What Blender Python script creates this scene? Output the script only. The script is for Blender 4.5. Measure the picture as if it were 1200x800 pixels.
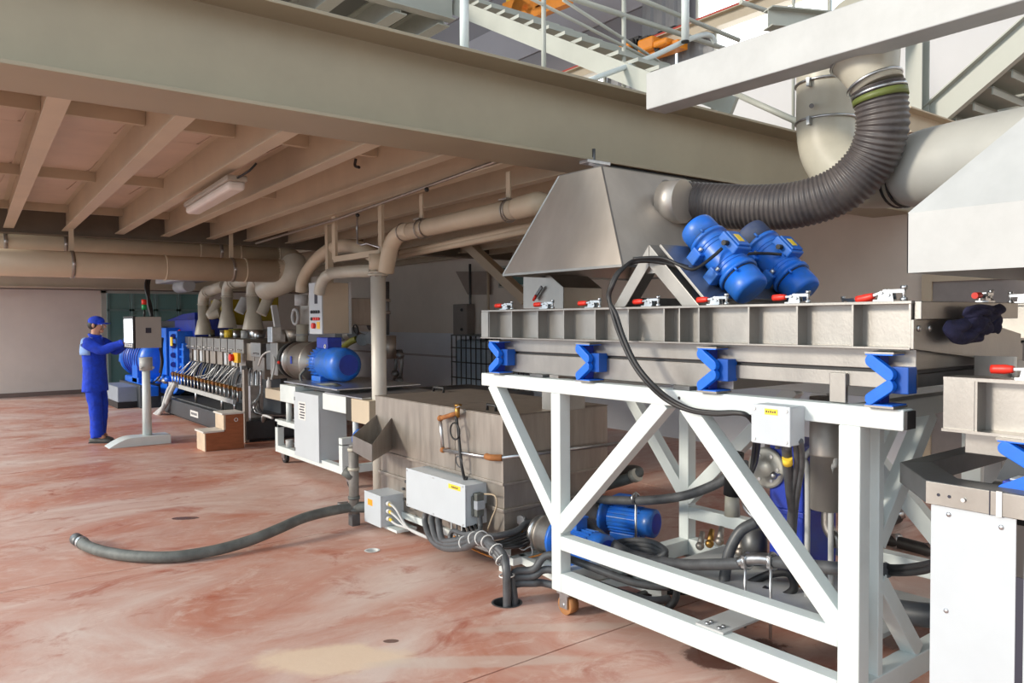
import bpy, bmesh, math, random
from mathutils import Vector, Matrix, Euler
random.seed(7)
PI = math.pi
scene = bpy.context.scene
for o in list(bpy.data.objects):
    bpy.data.objects.remove(o, do_unlink=True)
COL = scene.collection

# ------------------------------------------------------------------ camera
FPX, CAM_H = 908.0, 1.70
YAW, PITCH, ROLL = math.radians(52.37), math.radians(1.67), math.radians(-0.372)
_fh = Vector((math.cos(YAW), math.sin(YAW), 0)); _r = Vector((math.sin(YAW), -math.cos(YAW), 0)); _z = Vector((0, 0, 1))
FW = _fh * math.cos(PITCH) - _z * math.sin(PITCH)
_u = _fh * math.sin(PITCH) + _z * math.cos(PITCH)
RT = _r * math.cos(ROLL) + _u * math.sin(ROLL)
UP = _u * math.cos(ROLL) - _r * math.sin(ROLL)
CAMP = Vector((0, 0, CAM_H))
cam_data = bpy.data.cameras.new('camera'); cam = bpy.data.objects.new('camera', cam_data); COL.objects.link(cam)
cam_data.sensor_width = 36.0; cam_data.lens = FPX / 1200.0 * 36.0
cam_data.clip_start = 0.05; cam_data.clip_end = 200
cam.matrix_world = Matrix(((RT.x, UP.x, -FW.x, 0), (RT.y, UP.y, -FW.y, 0), (RT.z, UP.z, -FW.z, CAM_H), (0, 0, 0, 1)))
scene.camera = cam

def P(u, v, X=None, Y=None, Z=None, d=None):
    """world point seen at photograph pixel (u, v) on a given plane"""
    q = FW + RT * ((u - 600) / FPX) + UP * ((400 - v) / FPX)
    t = X / q.x if X is not None else Y / q.y if Y is not None else (Z - CAM_H) / q.z if Z is not None else d
    return CAMP + q * t

# ------------------------------------------------------------------ world, sun, exposure
world = bpy.data.worlds.new('sky'); scene.world = world; world.use_nodes = True
wn = world.node_tree.nodes; wl = world.node_tree.links
bg = wn['Background']; bg.inputs['Color'].default_value = (0.80, 0.92, 1.0, 1); bg.inputs['Strength'].default_value = 1.5
sun_data = bpy.data.lights.new('sun', 'SUN'); sun = bpy.data.objects.new('sun', sun_data); COL.objects.link(sun)
sun_data.energy = 2.5; sun_data.angle = math.radians(10); sun_data.color = (1.0, 0.9, 0.76)
sun.rotation_euler = Vector((0.92, -0.30, -0.34)).to_track_quat('-Z', 'Y').to_euler()
sun.location = (-8, 6, 8)
scene.view_settings.view_transform = 'Standard'; scene.view_settings.look = 'None'
scene.view_settings.gamma = 1.0; scene.view_settings.use_curve_mapping = False
scene.view_settings.exposure = 0.27

# ------------------------------------------------------------------ materials
def srgb(r, g, b):
    f = lambda c: (c / 255) / 12.92 if c / 255 <= 0.04045 else ((c / 255 + 0.055) / 1.055) ** 2.4
    return (f(r), f(g), f(b), 1.0)

def mat(name, col, rough=0.5, metal=0.0, var=0.12, scale=6.0, bump=0.0, bscale=60.0, col2=None, stretch=(1, 1, 1), coat=0.0, rvar=0.1):
    m = bpy.data.materials.new(name); m.use_nodes = True
    n, l = m.node_tree.nodes, m.node_tree.links
    b = n['Principled BSDF']
    b.inputs['Metallic'].default_value = metal; b.inputs['Roughness'].default_value = rough
    if coat: b.inputs['Coat Weight'].default_value = coat
    tc = n.new('ShaderNodeTexCoord'); mp = n.new('ShaderNodeMapping'); mp.inputs['Scale'].default_value = stretch
    l.new(tc.outputs['Object'], mp.inputs['Vector'])
    no = n.new('ShaderNodeTexNoise'); no.inputs['Scale'].default_value = scale; no.inputs['Detail'].default_value = 5; no.inputs['Roughness'].default_value = 0.6
    l.new(mp.outputs[0], no.inputs['Vector'])
    rp = n.new('ShaderNodeValToRGB')
    if col2 is None: col2 = tuple(c * (1 - var) for c in col[:3]) + (1,)
    rp.color_ramp.elements[0].position = 0.35; rp.color_ramp.elements[1].position = 0.65
    rp.color_ramp.elements[0].color = col2; rp.color_ramp.elements[1].color = col
    l.new(no.outputs['Fac'], rp.inputs[0]); l.new(rp.outputs[0], b.inputs['Base Color'])
    mr = n.new('ShaderNodeMapRange'); mr.inputs[3].default_value = max(0.03, rough - rvar); mr.inputs[4].default_value = min(1, rough + rvar)
    l.new(no.outputs['Fac'], mr.inputs[0]); l.new(mr.outputs[0], b.inputs['Roughness'])
    if bump:
        n2 = n.new('ShaderNodeTexNoise'); n2.inputs['Scale'].default_value = bscale; n2.inputs['Detail'].default_value = 3
        l.new(mp.outputs[0], n2.inputs['Vector'])
        bp = n.new('ShaderNodeBump'); bp.inputs['Strength'].default_value = bump; bp.inputs['Distance'].default_value = 0.01
        l.new(n2.outputs['Fac'], bp.inputs['Height']); l.new(bp.outputs[0], b.inputs['Normal'])
    return m

def emit(name, col, s):
    m = bpy.data.materials.new(name); m.use_nodes = True
    b = m.node_tree.nodes['Principled BSDF']; b.inputs['Base Color'].default_value = col
    b.inputs['Emission Color'].default_value = col; b.inputs['Emission Strength'].default_value = s
    return m

STEEL = mat('brushed_stainless', (0.355, 0.34, 0.32, 1), 0.40, 0.95, 0.2, 3.0, 0.05, 90, stretch=(1.5, 1.5, .8))
STEEL_DULL = mat('stained_stainless', (0.40, 0.36, 0.32, 1), 0.48, 0.8, 0.22, 4.0, 0.08, 40, stretch=(4, 4, 0.6))
STEEL_DARK = mat('dark_galvanised_steel', (0.16, 0.165, 0.17, 1), 0.45, 0.7, 0.3, 8)
HOODST = mat('hood_stainless', (0.60, 0.545, 0.49, 1), 0.45, 0.75, 0.16, 2.2, 0.04, 60, stretch=(1.5, 1.5, .7))
SATIN = mat('satin_steel', (0.46, 0.43, 0.40, 1), 0.4, 0.6, 0.15, 5)
ZINC = mat('zinc_plated_steel', (0.58, 0.60, 0.62, 1), 0.32, 1.0, 0.2, 20)
WHITE = mat('white_gloss_paint', (0.68, 0.74, 0.735, 1), 0.38, 0, 0.07, 5, 0.02, 120)
WHITE_COLD = mat('white_enclosure_paint', (0.53, 0.575, 0.615, 1), 0.42, 0, 0.05, 4, 0.02, 200)
OFFWHITE = mat('dirty_white_paint', (0.49, 0.505, 0.505, 1), 0.5, 0, 0.16, 3, 0.03, 60)
CREAM = mat('cream_duct_paint', (0.52, 0.495, 0.41, 1), 0.38, 0, 0.12, 4, 0.02, 60)
BEIGE = mat('beige_steel_paint', (0.57, 0.48, 0.355, 1), 0.5, 0, 0.12, 2.0, 0.03, 60)
GREYGREEN = mat('grey_green_steel_paint', (0.36, 0.315, 0.225, 1), 0.48, 0, 0.12, 1.5, 0.03, 50)
DECK = mat('painted_deck_sheet', (0.66, 0.54, 0.44, 1), 0.55, 0, 0.16, 1.6, 0.02, 40)
PALE = mat('pale_green_paint', (0.44, 0.455, 0.41, 1), 0.5, 0, 0.1, 3)
BLUE = mat('bright_blue_paint', (0.006, 0.16, 0.80, 1), 0.35, 0, 0.18, 8, 0.02, 80)
BLUE_M = mat('motor_blue_paint', (0.010, 0.15, 0.70, 1), 0.38, 0, 0.3, 9, 0.04, 60, col2=(0.03, 0.13, 0.42, 1))
BLUE_D = mat('dark_blue_paint', (0.008, 0.04, 0.42, 1), 0.4, 0, 0.3, 6)
BLACK = mat('black_rubber', (0.022, 0.022, 0.024, 1), 0.5, 0, 0.4, 12, 0.03, 90)
HOSE = mat('grey_black_hose', (0.095, 0.10, 0.108, 1), 0.42, 0, 0.35, 14, 0.04, 90)
HOSE_L = mat('dusty_grey_hose', (0.15, 0.16, 0.15, 1), 0.6, 0, 0.4, 9, 0.08, 60)
FLEX = mat('ribbed_rubber_duct', (0.055, 0.048, 0.05, 1), 0.42, 0, 0.35, 8, 0.05, 80, col2=(0.10, 0.085, 0.08, 1))
WIRE_L = mat('pale_grey_cable', (0.55, 0.56, 0.56, 1), 0.5, 0, 0.15, 8)
RED = mat('red_plastic', (0.75, 0.03, 0.015, 1), 0.4, 0, 0.1, 8)
GREEN = mat('green_plastic', (0.01, 0.30, 0.10, 1), 0.4, 0, 0.1, 8)
YELLOW = mat('yellow_plastic', (0.85, 0.50, 0.02, 1), 0.45, 0, 0.08, 8)
LABEL_Y = mat('yellow_sticker', (0.88, 0.62, 0.05, 1), 0.5, 0, 0.05, 8)
LABEL_O = mat('orange_sticker', (0.9, 0.36, 0.02, 1), 0.5, 0, 0.05, 8)
LABEL_W = mat('white_sticker', (0.72, 0.72, 0.70, 1), 0.5, 0, 0.05, 8)
INK = mat('dark_ink', (0.03, 0.03, 0.05, 1), 0.6, 0, 0.1, 8)
RUST = mat('rusty_iron', (0.26, 0.10, 0.035, 1), 0.75, 0.2, 0.4, 18, 0.2, 60, col2=(0.42, 0.17, 0.05, 1))
BRASS = mat('brass', (0.50, 0.28, 0.08, 1), 0.38, 0.9, 0.25, 12)
WOODP = mat('orange_brown_plywood', (0.36, 0.115, 0.045, 1), 0.6, 0, 0.25, 6, 0.05, 40, stretch=(1, 1, 5))
WOODL = mat('pale_wood_board', (0.66, 0.52, 0.38, 1), 0.6, 0, 0.2, 5, 0.04, 40, stretch=(4, 1, 1))
WOODT = mat('worn_white_tread', (0.68, 0.66, 0.62, 1), 0.6, 0, 0.15, 6)
TYRE = mat('brown_polyurethane_wheel', (0.38, 0.17, 0.06, 1), 0.5, 0, 0.2, 12)
ORANGE = mat('crane_orange_paint', (0.80, 0.26, 0.012, 1), 0.45, 0, 0.15, 6)
REDP = mat('red_rail_paint', (0.55, 0.05, 0.03, 1), 0.5, 0, 0.2, 6)
NAVY = mat('navy_cloth', (0.032, 0.032, 0.085, 1), 0.9, 0, 0.4, 20, 0.4, 60)
CLOTH_B = mat('royal_blue_workwear', (0.008, 0.055, 0.62, 1), 0.85, 0, 0.3, 14, 0.35, 30)
CLOTH_L = mat('light_blue_yoke', (0.26, 0.42, 0.78, 1), 0.85, 0, 0.1, 14)
SKIN = mat('skin', (0.50, 0.25, 0.16, 1), 0.5, 0, 0.12, 10)
HAIR = mat('dark_hair', (0.015, 0.011, 0.01, 1), 0.6, 0, 0.3, 40, 0.3, 120)
SHOE = mat('grey_work_shoe', (0.13, 0.13, 0.12, 1), 0.7, 0, 0.3, 20)
DARK = mat('dark_interior', (0.03, 0.028, 0.026, 1), 0.7, 0, 0.2, 8)
MACHINE_DARK = mat('dark_grey_machine_paint', (0.055, 0.062, 0.072, 1), 0.45, 0, 0.3, 6)
IBC_P = mat('translucent_tank_plastic', (0.36, 0.46, 0.56, 1), 0.35, 0, 0.2, 3)
OLIVE = mat('olive_hose', (0.20, 0.20, 0.03, 1), 0.6, 0, 0.2, 8)
SCREEN = emit('lit_screen', (0.88, 0.95, 1.0, 1), 1.6)
DAYLIGHT = emit('window_daylight', (0.95, 0.98, 1.0, 1), 2.2)
LAMP_W = mat('lamp_diffuser', (0.72, 0.66, 0.60, 1), 0.4, 0, 0.05, 6)

def glass_mat(name, col, alpha_mix=0.5, rough=0.08):
    m = bpy.data.materials.new(name); m.use_nodes = True
    n, l = m.node_tree.nodes, m.node_tree.links
    b = n['Principled BSDF']; b.inputs['Base Color'].default_value = col; b.inputs['Roughness'].default_value = rough
    no = n.new('ShaderNodeTexNoise'); no.inputs['Scale'].default_value = 3
    mr = n.new('ShaderNodeMapRange'); mr.inputs[3].default_value = rough; mr.inputs[4].default_value = rough + 0.15
    l.new(no.outputs['Fac'], mr.inputs[0]); l.new(mr.outputs[0], b.inputs['Roughness'])
    b.inputs['Transmission Weight'].default_value = alpha_mix
    return m
GLASS_T = glass_mat('teal_tinted_glass', (0.16, 0.30, 0.29, 1), 0.3)

def floor_mat():
    m = bpy.data.materials.new('worn_red_concrete'); m.use_nodes = True
    n, l = m.node_tree.nodes, m.node_tree.links; b = n['Principled BSDF']
    geo = n.new('ShaderNodeNewGeometry')
    def noise(scale, det=6, rough=0.6, st=(1, 1, 1), dist=0.0):
        mp = n.new('ShaderNodeMapping'); mp.inputs['Scale'].default_value = st; mp.inputs['Rotation'].default_value = (0, 0, 0.55)
        l.new(geo.outputs['Position'], mp.inputs['Vector'])
        t = n.new('ShaderNodeTexNoise'); t.inputs['Scale'].default_value = scale; t.inputs['Detail'].default_value = det
        t.inputs['Roughness'].default_value = rough; t.inputs['Distortion'].default_value = dist
        l.new(mp.outputs[0], t.inputs['Vector']); return t.outputs['Fac']
    def ramp(src, p0, p1, c0=(0, 0, 0, 1), c1=(1, 1, 1, 1)):
        r = n.new('ShaderNodeValToRGB'); e = r.color_ramp.elements
        e[0].position, e[1].position, e[0].color, e[1].color = p0, p1, c0, c1
        l.new(src, r.inputs[0]); return r.outputs[0]
    def mix(f, a, c):
        x = n.new('ShaderNodeMix'); x.data_type = 'RGBA'; l.new(f, x.inputs[0])
        for s, i in ((a, 6), (c, 7)):
            if isinstance(s, tuple): x.inputs[i].default_value = s
            else: l.new(s, x.inputs[i])
        return x.outputs[2]
    def mul(a, c):
        x = n.new('ShaderNodeMath'); x.operation = 'MULTIPLY'; l.new(a, x.inputs[0])
        if isinstance(c, float): x.inputs[1].default_value = c
        else: l.new(c, x.inputs[1])
        return x.outputs[0]
    base = mix(noise(0.9, 7, 0.62, (1, 1.25, 1), 0.6), srgb(166, 102, 82), srgb(206, 143, 120))
    dust = ramp(noise(0.7, 9, 0.66, (0.8, 1.25, 1), 0.9), 0.38, 0.66)
    c = mix(mul(dust, 0.85), base, srgb(216, 198, 188))
    dust2 = ramp(noise(3.2, 8, 0.7, (1, 1.5, 1), 1.2), 0.52, 0.70)
    c = mix(mul(dust2, 0.55), c, srgb(222, 202, 190))
    deep = ramp(noise(1.7, 8, 0.68, (1, 1.5, 1), 1.0), 0.56, 0.70)
    c = mix(mul(deep, 0.8), c, srgb(162, 76, 48))
    scr = ramp(noise(26, 4, 0.7, (1, 5, 1), 0.5), 0.66, 0.74)
    c = mix(mul(scr, 0.35), c, srgb(220, 200, 186))
    def blob(x, y, rx, ry, rot=0.0, edge=0.5):
        mp = n.new('ShaderNodeMapping'); mp.vector_type = 'TEXTURE'
        mp.inputs['Location'].default_value = (x, y, 0); mp.inputs['Scale'].default_value = (rx, ry, 1); mp.inputs['Rotation'].default_value = (0, 0, rot)
        l.new(geo.outputs['Position'], mp.inputs['Vector'])
        ln = n.new('ShaderNodeVectorMath'); ln.operation = 'LENGTH'; l.new(mp.outputs[0], ln.inputs[0])
        ad = n.new('ShaderNodeMath'); ad.operation = 'ADD'; l.new(ln.outputs['Value'], ad.inputs[0]); l.new(mul(noise(5, 5), 0.9), ad.inputs[1])
        return ramp(mul(ad.outputs[0], 0.25), 0.3125, 0.3125 + edge * 0.25, (1, 1, 1, 1), (0, 0, 0, 1))
    for (u, v, rx, ry, k, col) in ((385, 772, .36, .17, .9, (226, 200, 174)), (560, 775, .55, .07, .5, (206, 190, 178)), (650, 735, .5, .06, .45, (206, 190, 178))):
        p = P(u, v, Z=0)
        c = mix(mul(blob(p.x, p.y, rx, ry, -0.6, .35), k), c, srgb(*col))
    wet = None
    for (u, v, rx, ry, rot) in ((217, 607, .15, .065, -.6), (458, 751, .05, .03, -.6), (860, 765, .34, .20, -.4), (940, 700, .35, .16, -.4), (1050, 740, .3, .2, 0)):
        p = P(u, v, Z=0); s = blob(p.x, p.y, rx, ry, rot, .12)
        c = mix(mul(s, 0.8), c, srgb(70, 32, 24))
        wet = s if wet is None else mix(s, wet, (1, 1, 1, 1))
    l.new(c, b.inputs['Base Color'])
    ro = n.new('ShaderNodeMapRange'); ro.inputs[3].default_value = 0.34; ro.inputs[4].default_value = 0.62; l.new(noise(2.2), ro.inputs[0])
    x = n.new('ShaderNodeMix'); x.data_type = 'FLOAT'; l.new(wet, x.inputs[0]); l.new(ro.outputs[0], x.inputs[2]); x.inputs[3].default_value = 0.12
    l.new(x.outputs[0], b.inputs['Roughness'])
    bp = n.new('ShaderNodeBump'); bp.inputs['Strength'].default_value = 0.12; bp.inputs['Distance'].default_value = 0.01
    l.new(noise(30, 5), bp.inputs['Height']); l.new(bp.outputs[0], b.inputs['Normal'])
    return m
FLOOR = floor_mat()
WALL = mat('painted_plaster_wall', (0.74, 0.66, 0.58, 1), 0.8, 0, 0.1, 1.0, 0.04, 30)
WALL_W = mat('white_painted_wall', (0.62, 0.62, 0.64, 1), 0.8, 0, 0.06, 0.8, 0.03, 30)
WALL_DADO = mat('brown_dado_paint', (0.20, 0.14, 0.115, 1), 0.6, 0, 0.15, 2, 0.03, 30)
CLAD = mat('grey_cladding_sheet', (0.28, 0.28, 0.29, 1), 0.5, 0, 0.15, 2)
PANEL_L = mat('precast_panel_light', (0.42, 0.40, 0.43, 1), 0.8, 0, 0.08, 1)
PANEL_D = mat('precast_panel_grey', (0.26, 0.245, 0.26, 1), 0.8, 0, 0.08, 1)

# ------------------------------------------------------------------ mesh helpers
def basis(d, up=Vector((0, 0, 1))):
    d = d.normalized()
    if abs(d.dot(up)) > 0.98: up = Vector((0, 1, 0)) if abs(d.y) < 0.9 else Vector((1, 0, 0))
    s = d.cross(up).normalized(); return d, s, s.cross(d).normalized()

class MB:
    def __init__(self): self.v = []; self.f = []; self.s = []
    def add(self, vs, fs, smooth=False):
        b = len(self.v); self.v += [Vector(x) for x in vs]
        for f in fs: self.f.append([b + i for i in f]); self.s.append(smooth)
        return self
    def box(self, x0, x1, y0, y1, z0, z1):
        vs = [(x, y, z) for z in (z0, z1) for y in (y0, y1) for x in (x0, x1)]
        return self.add(vs, [(0, 2, 3, 1), (4, 5, 7, 6), (0, 1, 5, 4), (2, 6, 7, 3), (0, 4, 6, 2), (1, 3, 7, 5)])
    def cbox(self, c, sx, sy, sz, rot=None):
        R = rot if rot is not None else Matrix.Identity(3); c = Vector(c)
        vs = [c + R @ Vector((x * sx / 2, y * sy / 2, z * sz / 2)) for z in (-1, 1) for y in (-1, 1) for x in (-1, 1)]
        return self.add(vs, [(0, 2, 3, 1), (4, 5, 7, 6), (0, 1, 5, 4), (2, 6, 7, 3), (0, 4, 6, 2), (1, 3, 7, 5)])
    def bar(self, p0, p1, w, h, up=Vector((0, 0, 1))):
        p0, p1 = Vector(p0), Vector(p1); d, s, u = basis(p1 - p0, Vector(up))
        vs = [p + s * (a * w / 2) + u * (b * h / 2) for p in (p0, p1) for b in (-1, 1) for a in (-1, 1)]
        return self.add(vs, [(0, 1, 3, 2), (4, 6, 7, 5), (0, 4, 5, 1), (2, 3, 7, 6), (0, 2, 6, 4), (1, 5, 7, 3)])
    def prism(self, poly, vec):
        vec = Vector(vec); n = len(poly); vs = [Vector(p) for p in poly] + [Vector(p) + vec for p in poly]
        return self.add(vs, [tuple(range(n - 1, -1, -1)), tuple(range(n, 2 * n))] + [(i, (i + 1) % n, n + (i + 1) % n, n + i) for i in range(n)])
    def ibeam(self, p0, p1, w, h, tf, tw, up=Vector((0, 0, 1))):
        p0, p1 = Vector(p0), Vector(p1); d, s, u = basis(p1 - p0, Vector(up))
        q = [(-w, -h), (w, -h), (w, -h + 2 * tf), (tw, -h + 2 * tf), (tw, h - 2 * tf), (w, h - 2 * tf), (w, h), (-w, h), (-w, h - 2 * tf), (-tw, h - 2 * tf), (-tw, -h + 2 * tf), (-w, -h + 2 * tf)]
        return self.prism([p0 + s * (a / 2) + u * (b / 2) for a, b in q], p1 - p0)
    def channel(self, p0, p1, w, h, t, up=Vector((0, 0, 1)), flip=1):
        p0, p1 = Vector(p0), Vector(p1); d, s, u = basis(p1 - p0, Vector(up)); s = s * flip
        q = [(0, -h / 2), (w, -h / 2), (w, -h / 2 + t), (t, -h / 2 + t), (t, h / 2 - t), (w, h / 2 - t), (w, h / 2), (0, h / 2)]
        return self.prism([p0 + s * a + u * b for a, b in q], p1 - p0)
    def rings(self, cs, n=16, cap=True, smooth=True, closed=False):
        """cs: list of (centre, axis, radius)"""
        b = len(self.v); prev = None
        for c, d, r in cs:
            d, s, u = basis(Vector(d))
            if prev is not None:
                s = (prev - d * prev.dot(d)).normalized(); u = s.cross(d)
            prev = s
            self.v += [Vector(c) + (s * math.cos(2 * PI * k / n) + u * math.sin(2 * PI * k / n)) * r for k in range(n)]
        m = len(cs)
        for i in range(m - 1):
            for k in range(n):
                self.f.append([b + i * n + k, b + i * n + (k + 1) % n, b + (i + 1) * n + (k + 1) % n, b + (i + 1) * n + k]); self.s.append(smooth)
        if cap:
            self.f.append([b + k for k in range(n - 1, -1, -1)]); self.s.append(False)
            self.f.append([b + (m - 1) * n + k for k in range(n)]); self.s.append(False)
        return self
    def cyl(self, p0, p1, r0, r1=None, n=16, cap=True):
        p0, p1 = Vector(p0), Vector(p1); r1 = r0 if r1 is None else r1
        return self.rings([(p0, p1 - p0, r0), (p1, p1 - p0, r1)], n, cap)
    def lathe(self, o, axis, prof, n=20, cap=True):
        o, a = Vector(o), Vector(axis).normalized()
        cs = []
        for i, (t, r) in enumerate(prof):
            cs.append((o + a * t, a, max(r, 1e-4)))
        # split hard corners: duplicate rings so flat shoulders stay crisp
        b0 = len(self.f); self.rings(cs, n, cap)
        return self
    def tube(self, pts, r, n=10, cap=True, sub=6, radii=None):
        pts = [Vector(p) for p in pts]
        if sub > 1 and len(pts) > 2: pts, radii = spline(pts, sub, radii)
        cs = []
        for i, p in enumerate(pts):
            a = pts[max(0, i - 1)]; c = pts[min(len(pts) - 1, i + 1)]
            cs.append((p, c - a, radii[i] if radii else r))
        return self.rings(cs, n, cap)
    def torus(self, c, axis, R, r, n=24, m=8):
        c = Vector(c); a, s, u = basis(Vector(axis)); b = len(self.v)
        for i in range(n):
            t = 2 * PI * i / n; e = s * math.cos(t) + u * math.sin(t)
            for k in range(m):
                w = 2 * PI * k / m
                self.v.append(c + e * (R + r * math.cos(w)) + a * (r * math.sin(w)))
        for i in range(n):
            for k in range(m):
                self.f.append([b + i * m + k, b + ((i + 1) % n) * m + k, b + ((i + 1) % n) * m + (k + 1) % m, b + i * m + (k + 1) % m]); self.s.append(True)
        return self
    def ball(self, c, rx, ry=None, rz=None, n=14, m=9):
        ry = rx if ry is None else ry; rz = rx if rz is None else rz; c = Vector(c); b = len(self.v)
        for i in range(1, m):
            t = PI * i / m
            for k in range(n):
                w = 2 * PI * k / n
                self.v.append(c + Vector((rx * math.sin(t) * math.cos(w), ry * math.sin(t) * math.sin(w), rz * math.cos(t))))
        self.v += [c + Vector((0, 0, rz)), c - Vector((0, 0, rz))]; T, B = len(self.v) - 2, len(self.v) - 1
        for i in range(m - 2):
            for k in range(n):
                self.f.append([b + i * n + k, b + (i + 1) * n + k, b + (i + 1) * n + (k + 1) % n, b + i * n + (k + 1) % n]); self.s.append(True)
        for k in range(n):
            self.f.append([T, b + k, b + (k + 1) % n]); self.s.append(True)
            self.f.append([B, b + (m - 2) * n + (k + 1) % n, b + (m - 2) * n + k]); self.s.append(True)
        return self
    def build(self, name, material, parent=None, bevel=0.0, seg=2, local=False):
        off = Vector((0, 0, 0))
        if parent is not None and not local: off = root_loc(parent)
        me = bpy.data.meshes.new(name)
        me.from_pydata([tuple(v - off) for v in self.v], [], self.f)
        me.polygons.foreach_set('use_smooth', self.s)
        bm = bmesh.new(); bm.from_mesh(me); bmesh.ops.recalc_face_normals(bm, faces=bm.faces); bm.to_mesh(me); bm.free()
        me.materials.append(material); me.update()
        o = bpy.data.objects.new(name, me); COL.objects.link(o)
        if parent is not None: o.parent = parent
        if bevel:
            md = o.modifiers.new('edge', 'BEVEL'); md.width = bevel; md.segments = seg; md.limit_method = 'ANGLE'; md.angle_limit = math.radians(40)
        return o

def spline(pts, sub, radii=None):
    out, ro = [], []
    n = len(pts)
    for i in range(n - 1):
        p0, p1, p2, p3 = pts[max(i - 1, 0)], pts[i], pts[i + 1], pts[min(i + 2, n - 1)]
        for k in range(sub):
            t = k / sub
            out.append(0.5 * ((2 * p1) + (p2 - p0) * t + (2 * p0 - 5 * p1 + 4 * p2 - p3) * t * t + (3 * p1 - p0 - 3 * p2 + p3) * t ** 3))
            if radii: ro.append(radii[i] * (1 - t) + radii[i + 1] * t)
    out.append(pts[-1])
    if radii: ro.append(radii[-1])
    return out, (ro if radii else None)

def root_loc(o):
    while o.parent is not None: o = o.parent
    return Vector(o.location)

def tag(o, label, cat, group=None, kind=None):
    if label: o['label'] = label
    if cat: o['category'] = cat
    if group: o['group'] = group
    if kind: o['kind'] = kind
    return o

def thing(name, label, cat, loc=(0, 0, 0), group=None):
    o = bpy.data.objects.new(name, None); COL.objects.link(o); o.location = loc; o.empty_display_size = 0.1
    return tag(o, label, cat, group)

def struct(o): o['kind'] = 'structure'; return o

def copy_tree(o, parent=None):
    c = o.copy(); COL.objects.link(c)
    if parent is not None: c.parent = parent
    for ch in list(o.children): copy_tree(ch, c)
    return c

def text_mesh(body, size, name, material, loc, rot, parent=None, align='CENTER'):
    cu = bpy.data.curves.new(name, 'FONT'); cu.body = body; cu.size = size; cu.align_x = align; cu.align_y = 'CENTER'; cu.extrude = 0.0006
    cu.materials.append(material)
    o = bpy.data.objects.new(name, cu); COL.objects.link(o)
    o.location = Vector(loc) - (root_loc(parent) if parent else Vector()); o.rotation_euler = rot
    if parent: o.parent = parent
    return o
ROT_MX = (PI / 2, 0, -PI / 2)     # lettering readable on a face that looks to -X
ROT_MY = (PI / 2, 0, 0)           # lettering readable on a face that looks to -Y

# ================================================================== SETTING
# ------------------------------------------------------------------ floor: slabs with recessed joints, two round openings
floor = MB().box(-14, 8.7, -6, 21, -0.30, -0.20).build('floor', FLOOR); floor['kind'] = 'structure'
HOLE = P(594, 706, Z=0); DRAIN = P(436, 645, Z=0)
XS = [-14, -8.2, -2.6, 0.2, 5.9, 8.7]; J1 = P(640, 766, Z=0).y; J2 = P(420, 617, Z=0).y
YS = [-6, -2.2, J1, J2, 9.6, 13.6, 17.4, 21]
YS = sorted(YS)
def slab(x0, x1, y0, y1, holes):
    g = 0.005; z0, z1 = -0.20, 0.0
    bm = bmesh.new(); edges = []
    loops = [[(x0 + g, y0 + g), (x1 - g, y0 + g), (x1 - g, y1 - g), (x0 + g, y1 - g)]]
    for (hx, hy, r) in holes:
        loops.append([(hx + r * math.cos(2 * PI * k / 28), hy + r * math.sin(2 * PI * k / 28)) for k in range(28)])
    for lp in loops:
        vs = [bm.verts.new((x, y, z1)) for x, y in lp]
        edges += [bm.edges.new((vs[i], vs[(i + 1) % len(vs)])) for i in range(len(vs))]
    r = bmesh.ops.triangle_fill(bm, use_beauty=True, edges=edges)
    ex = bmesh.ops.extrude_face_region(bm, geom=bm.faces[:])
    bmesh.ops.translate(bm, vec=(0, 0, z0), verts=[v for v in ex['geom'] if isinstance(v, bmesh.types.BMVert)])
    bmesh.ops.recalc_face_normals(bm, faces=bm.faces)
    me = bpy.data.meshes.new('slab'); bm.to_mesh(me); bm.free(); me.materials.append(FLOOR)
    o = bpy.data.objects.new('slab', me); COL.objects.link(o); o.parent = floor
    return o
for i in range(len(XS) - 1):
    for j in range(len(YS) - 1):
        hs = [(h.x, h.y, r) for h, r in ((HOLE, 0.088), (DRAIN, 0.052)) if XS[i] < h.x < XS[i + 1] and YS[j] < h.y < YS[j + 1]]
        slab(XS[i], XS[i + 1], YS[j], YS[j + 1], hs)

# ------------------------------------------------------------------ walls
WX, WY = 8.5, 20.7
wb = struct(MB().box(0.2, 3.55, WY, WY + 0.25, -0.2, 9).box(5.95, WX + .3, WY, WY + 0.25, -0.2, 9).box(3.55, 5.95, WY, WY + 0.25, 2.5, 9).build('wall_back', WALL))
bb = struct(MB().box(0.2, 3.55, WY - 0.02, WY, 0, 0.10).build('baseboard_back', WALL_DADO))
wr = struct(MB().box(WX, WX + 0.25, -6, WY, -0.2, 3.0).build('wall_right', WALL))
MB().box(WX, WX + 0.25, -6, WY, 3.0, 5.0).build('upper_wall', WALL_W, wr)
MB().box(WX - .012, WX, -2.5, WY, 0, 1.42).build('daylight_band', mat('painted_daylight_blue', (.72, .755, .82, 1), .45, 0, .08, 1), wr)  # daylight on the lower wall, painted as a pale blue band
MB().box(WX - .014, WX - .004, -2.5, WY, .93, .97).build('daylight_band_shade', PANEL_L, wr)  # shade between the bands of daylight, painted as a darker stripe
wf = struct(MB().box(-1.2, WX + .25, -2.75, -2.5, -0.2, 4.8).build('wall_light_blocker', WALL))  # unseen wall added behind the camera to block light, kept low for light above
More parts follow.
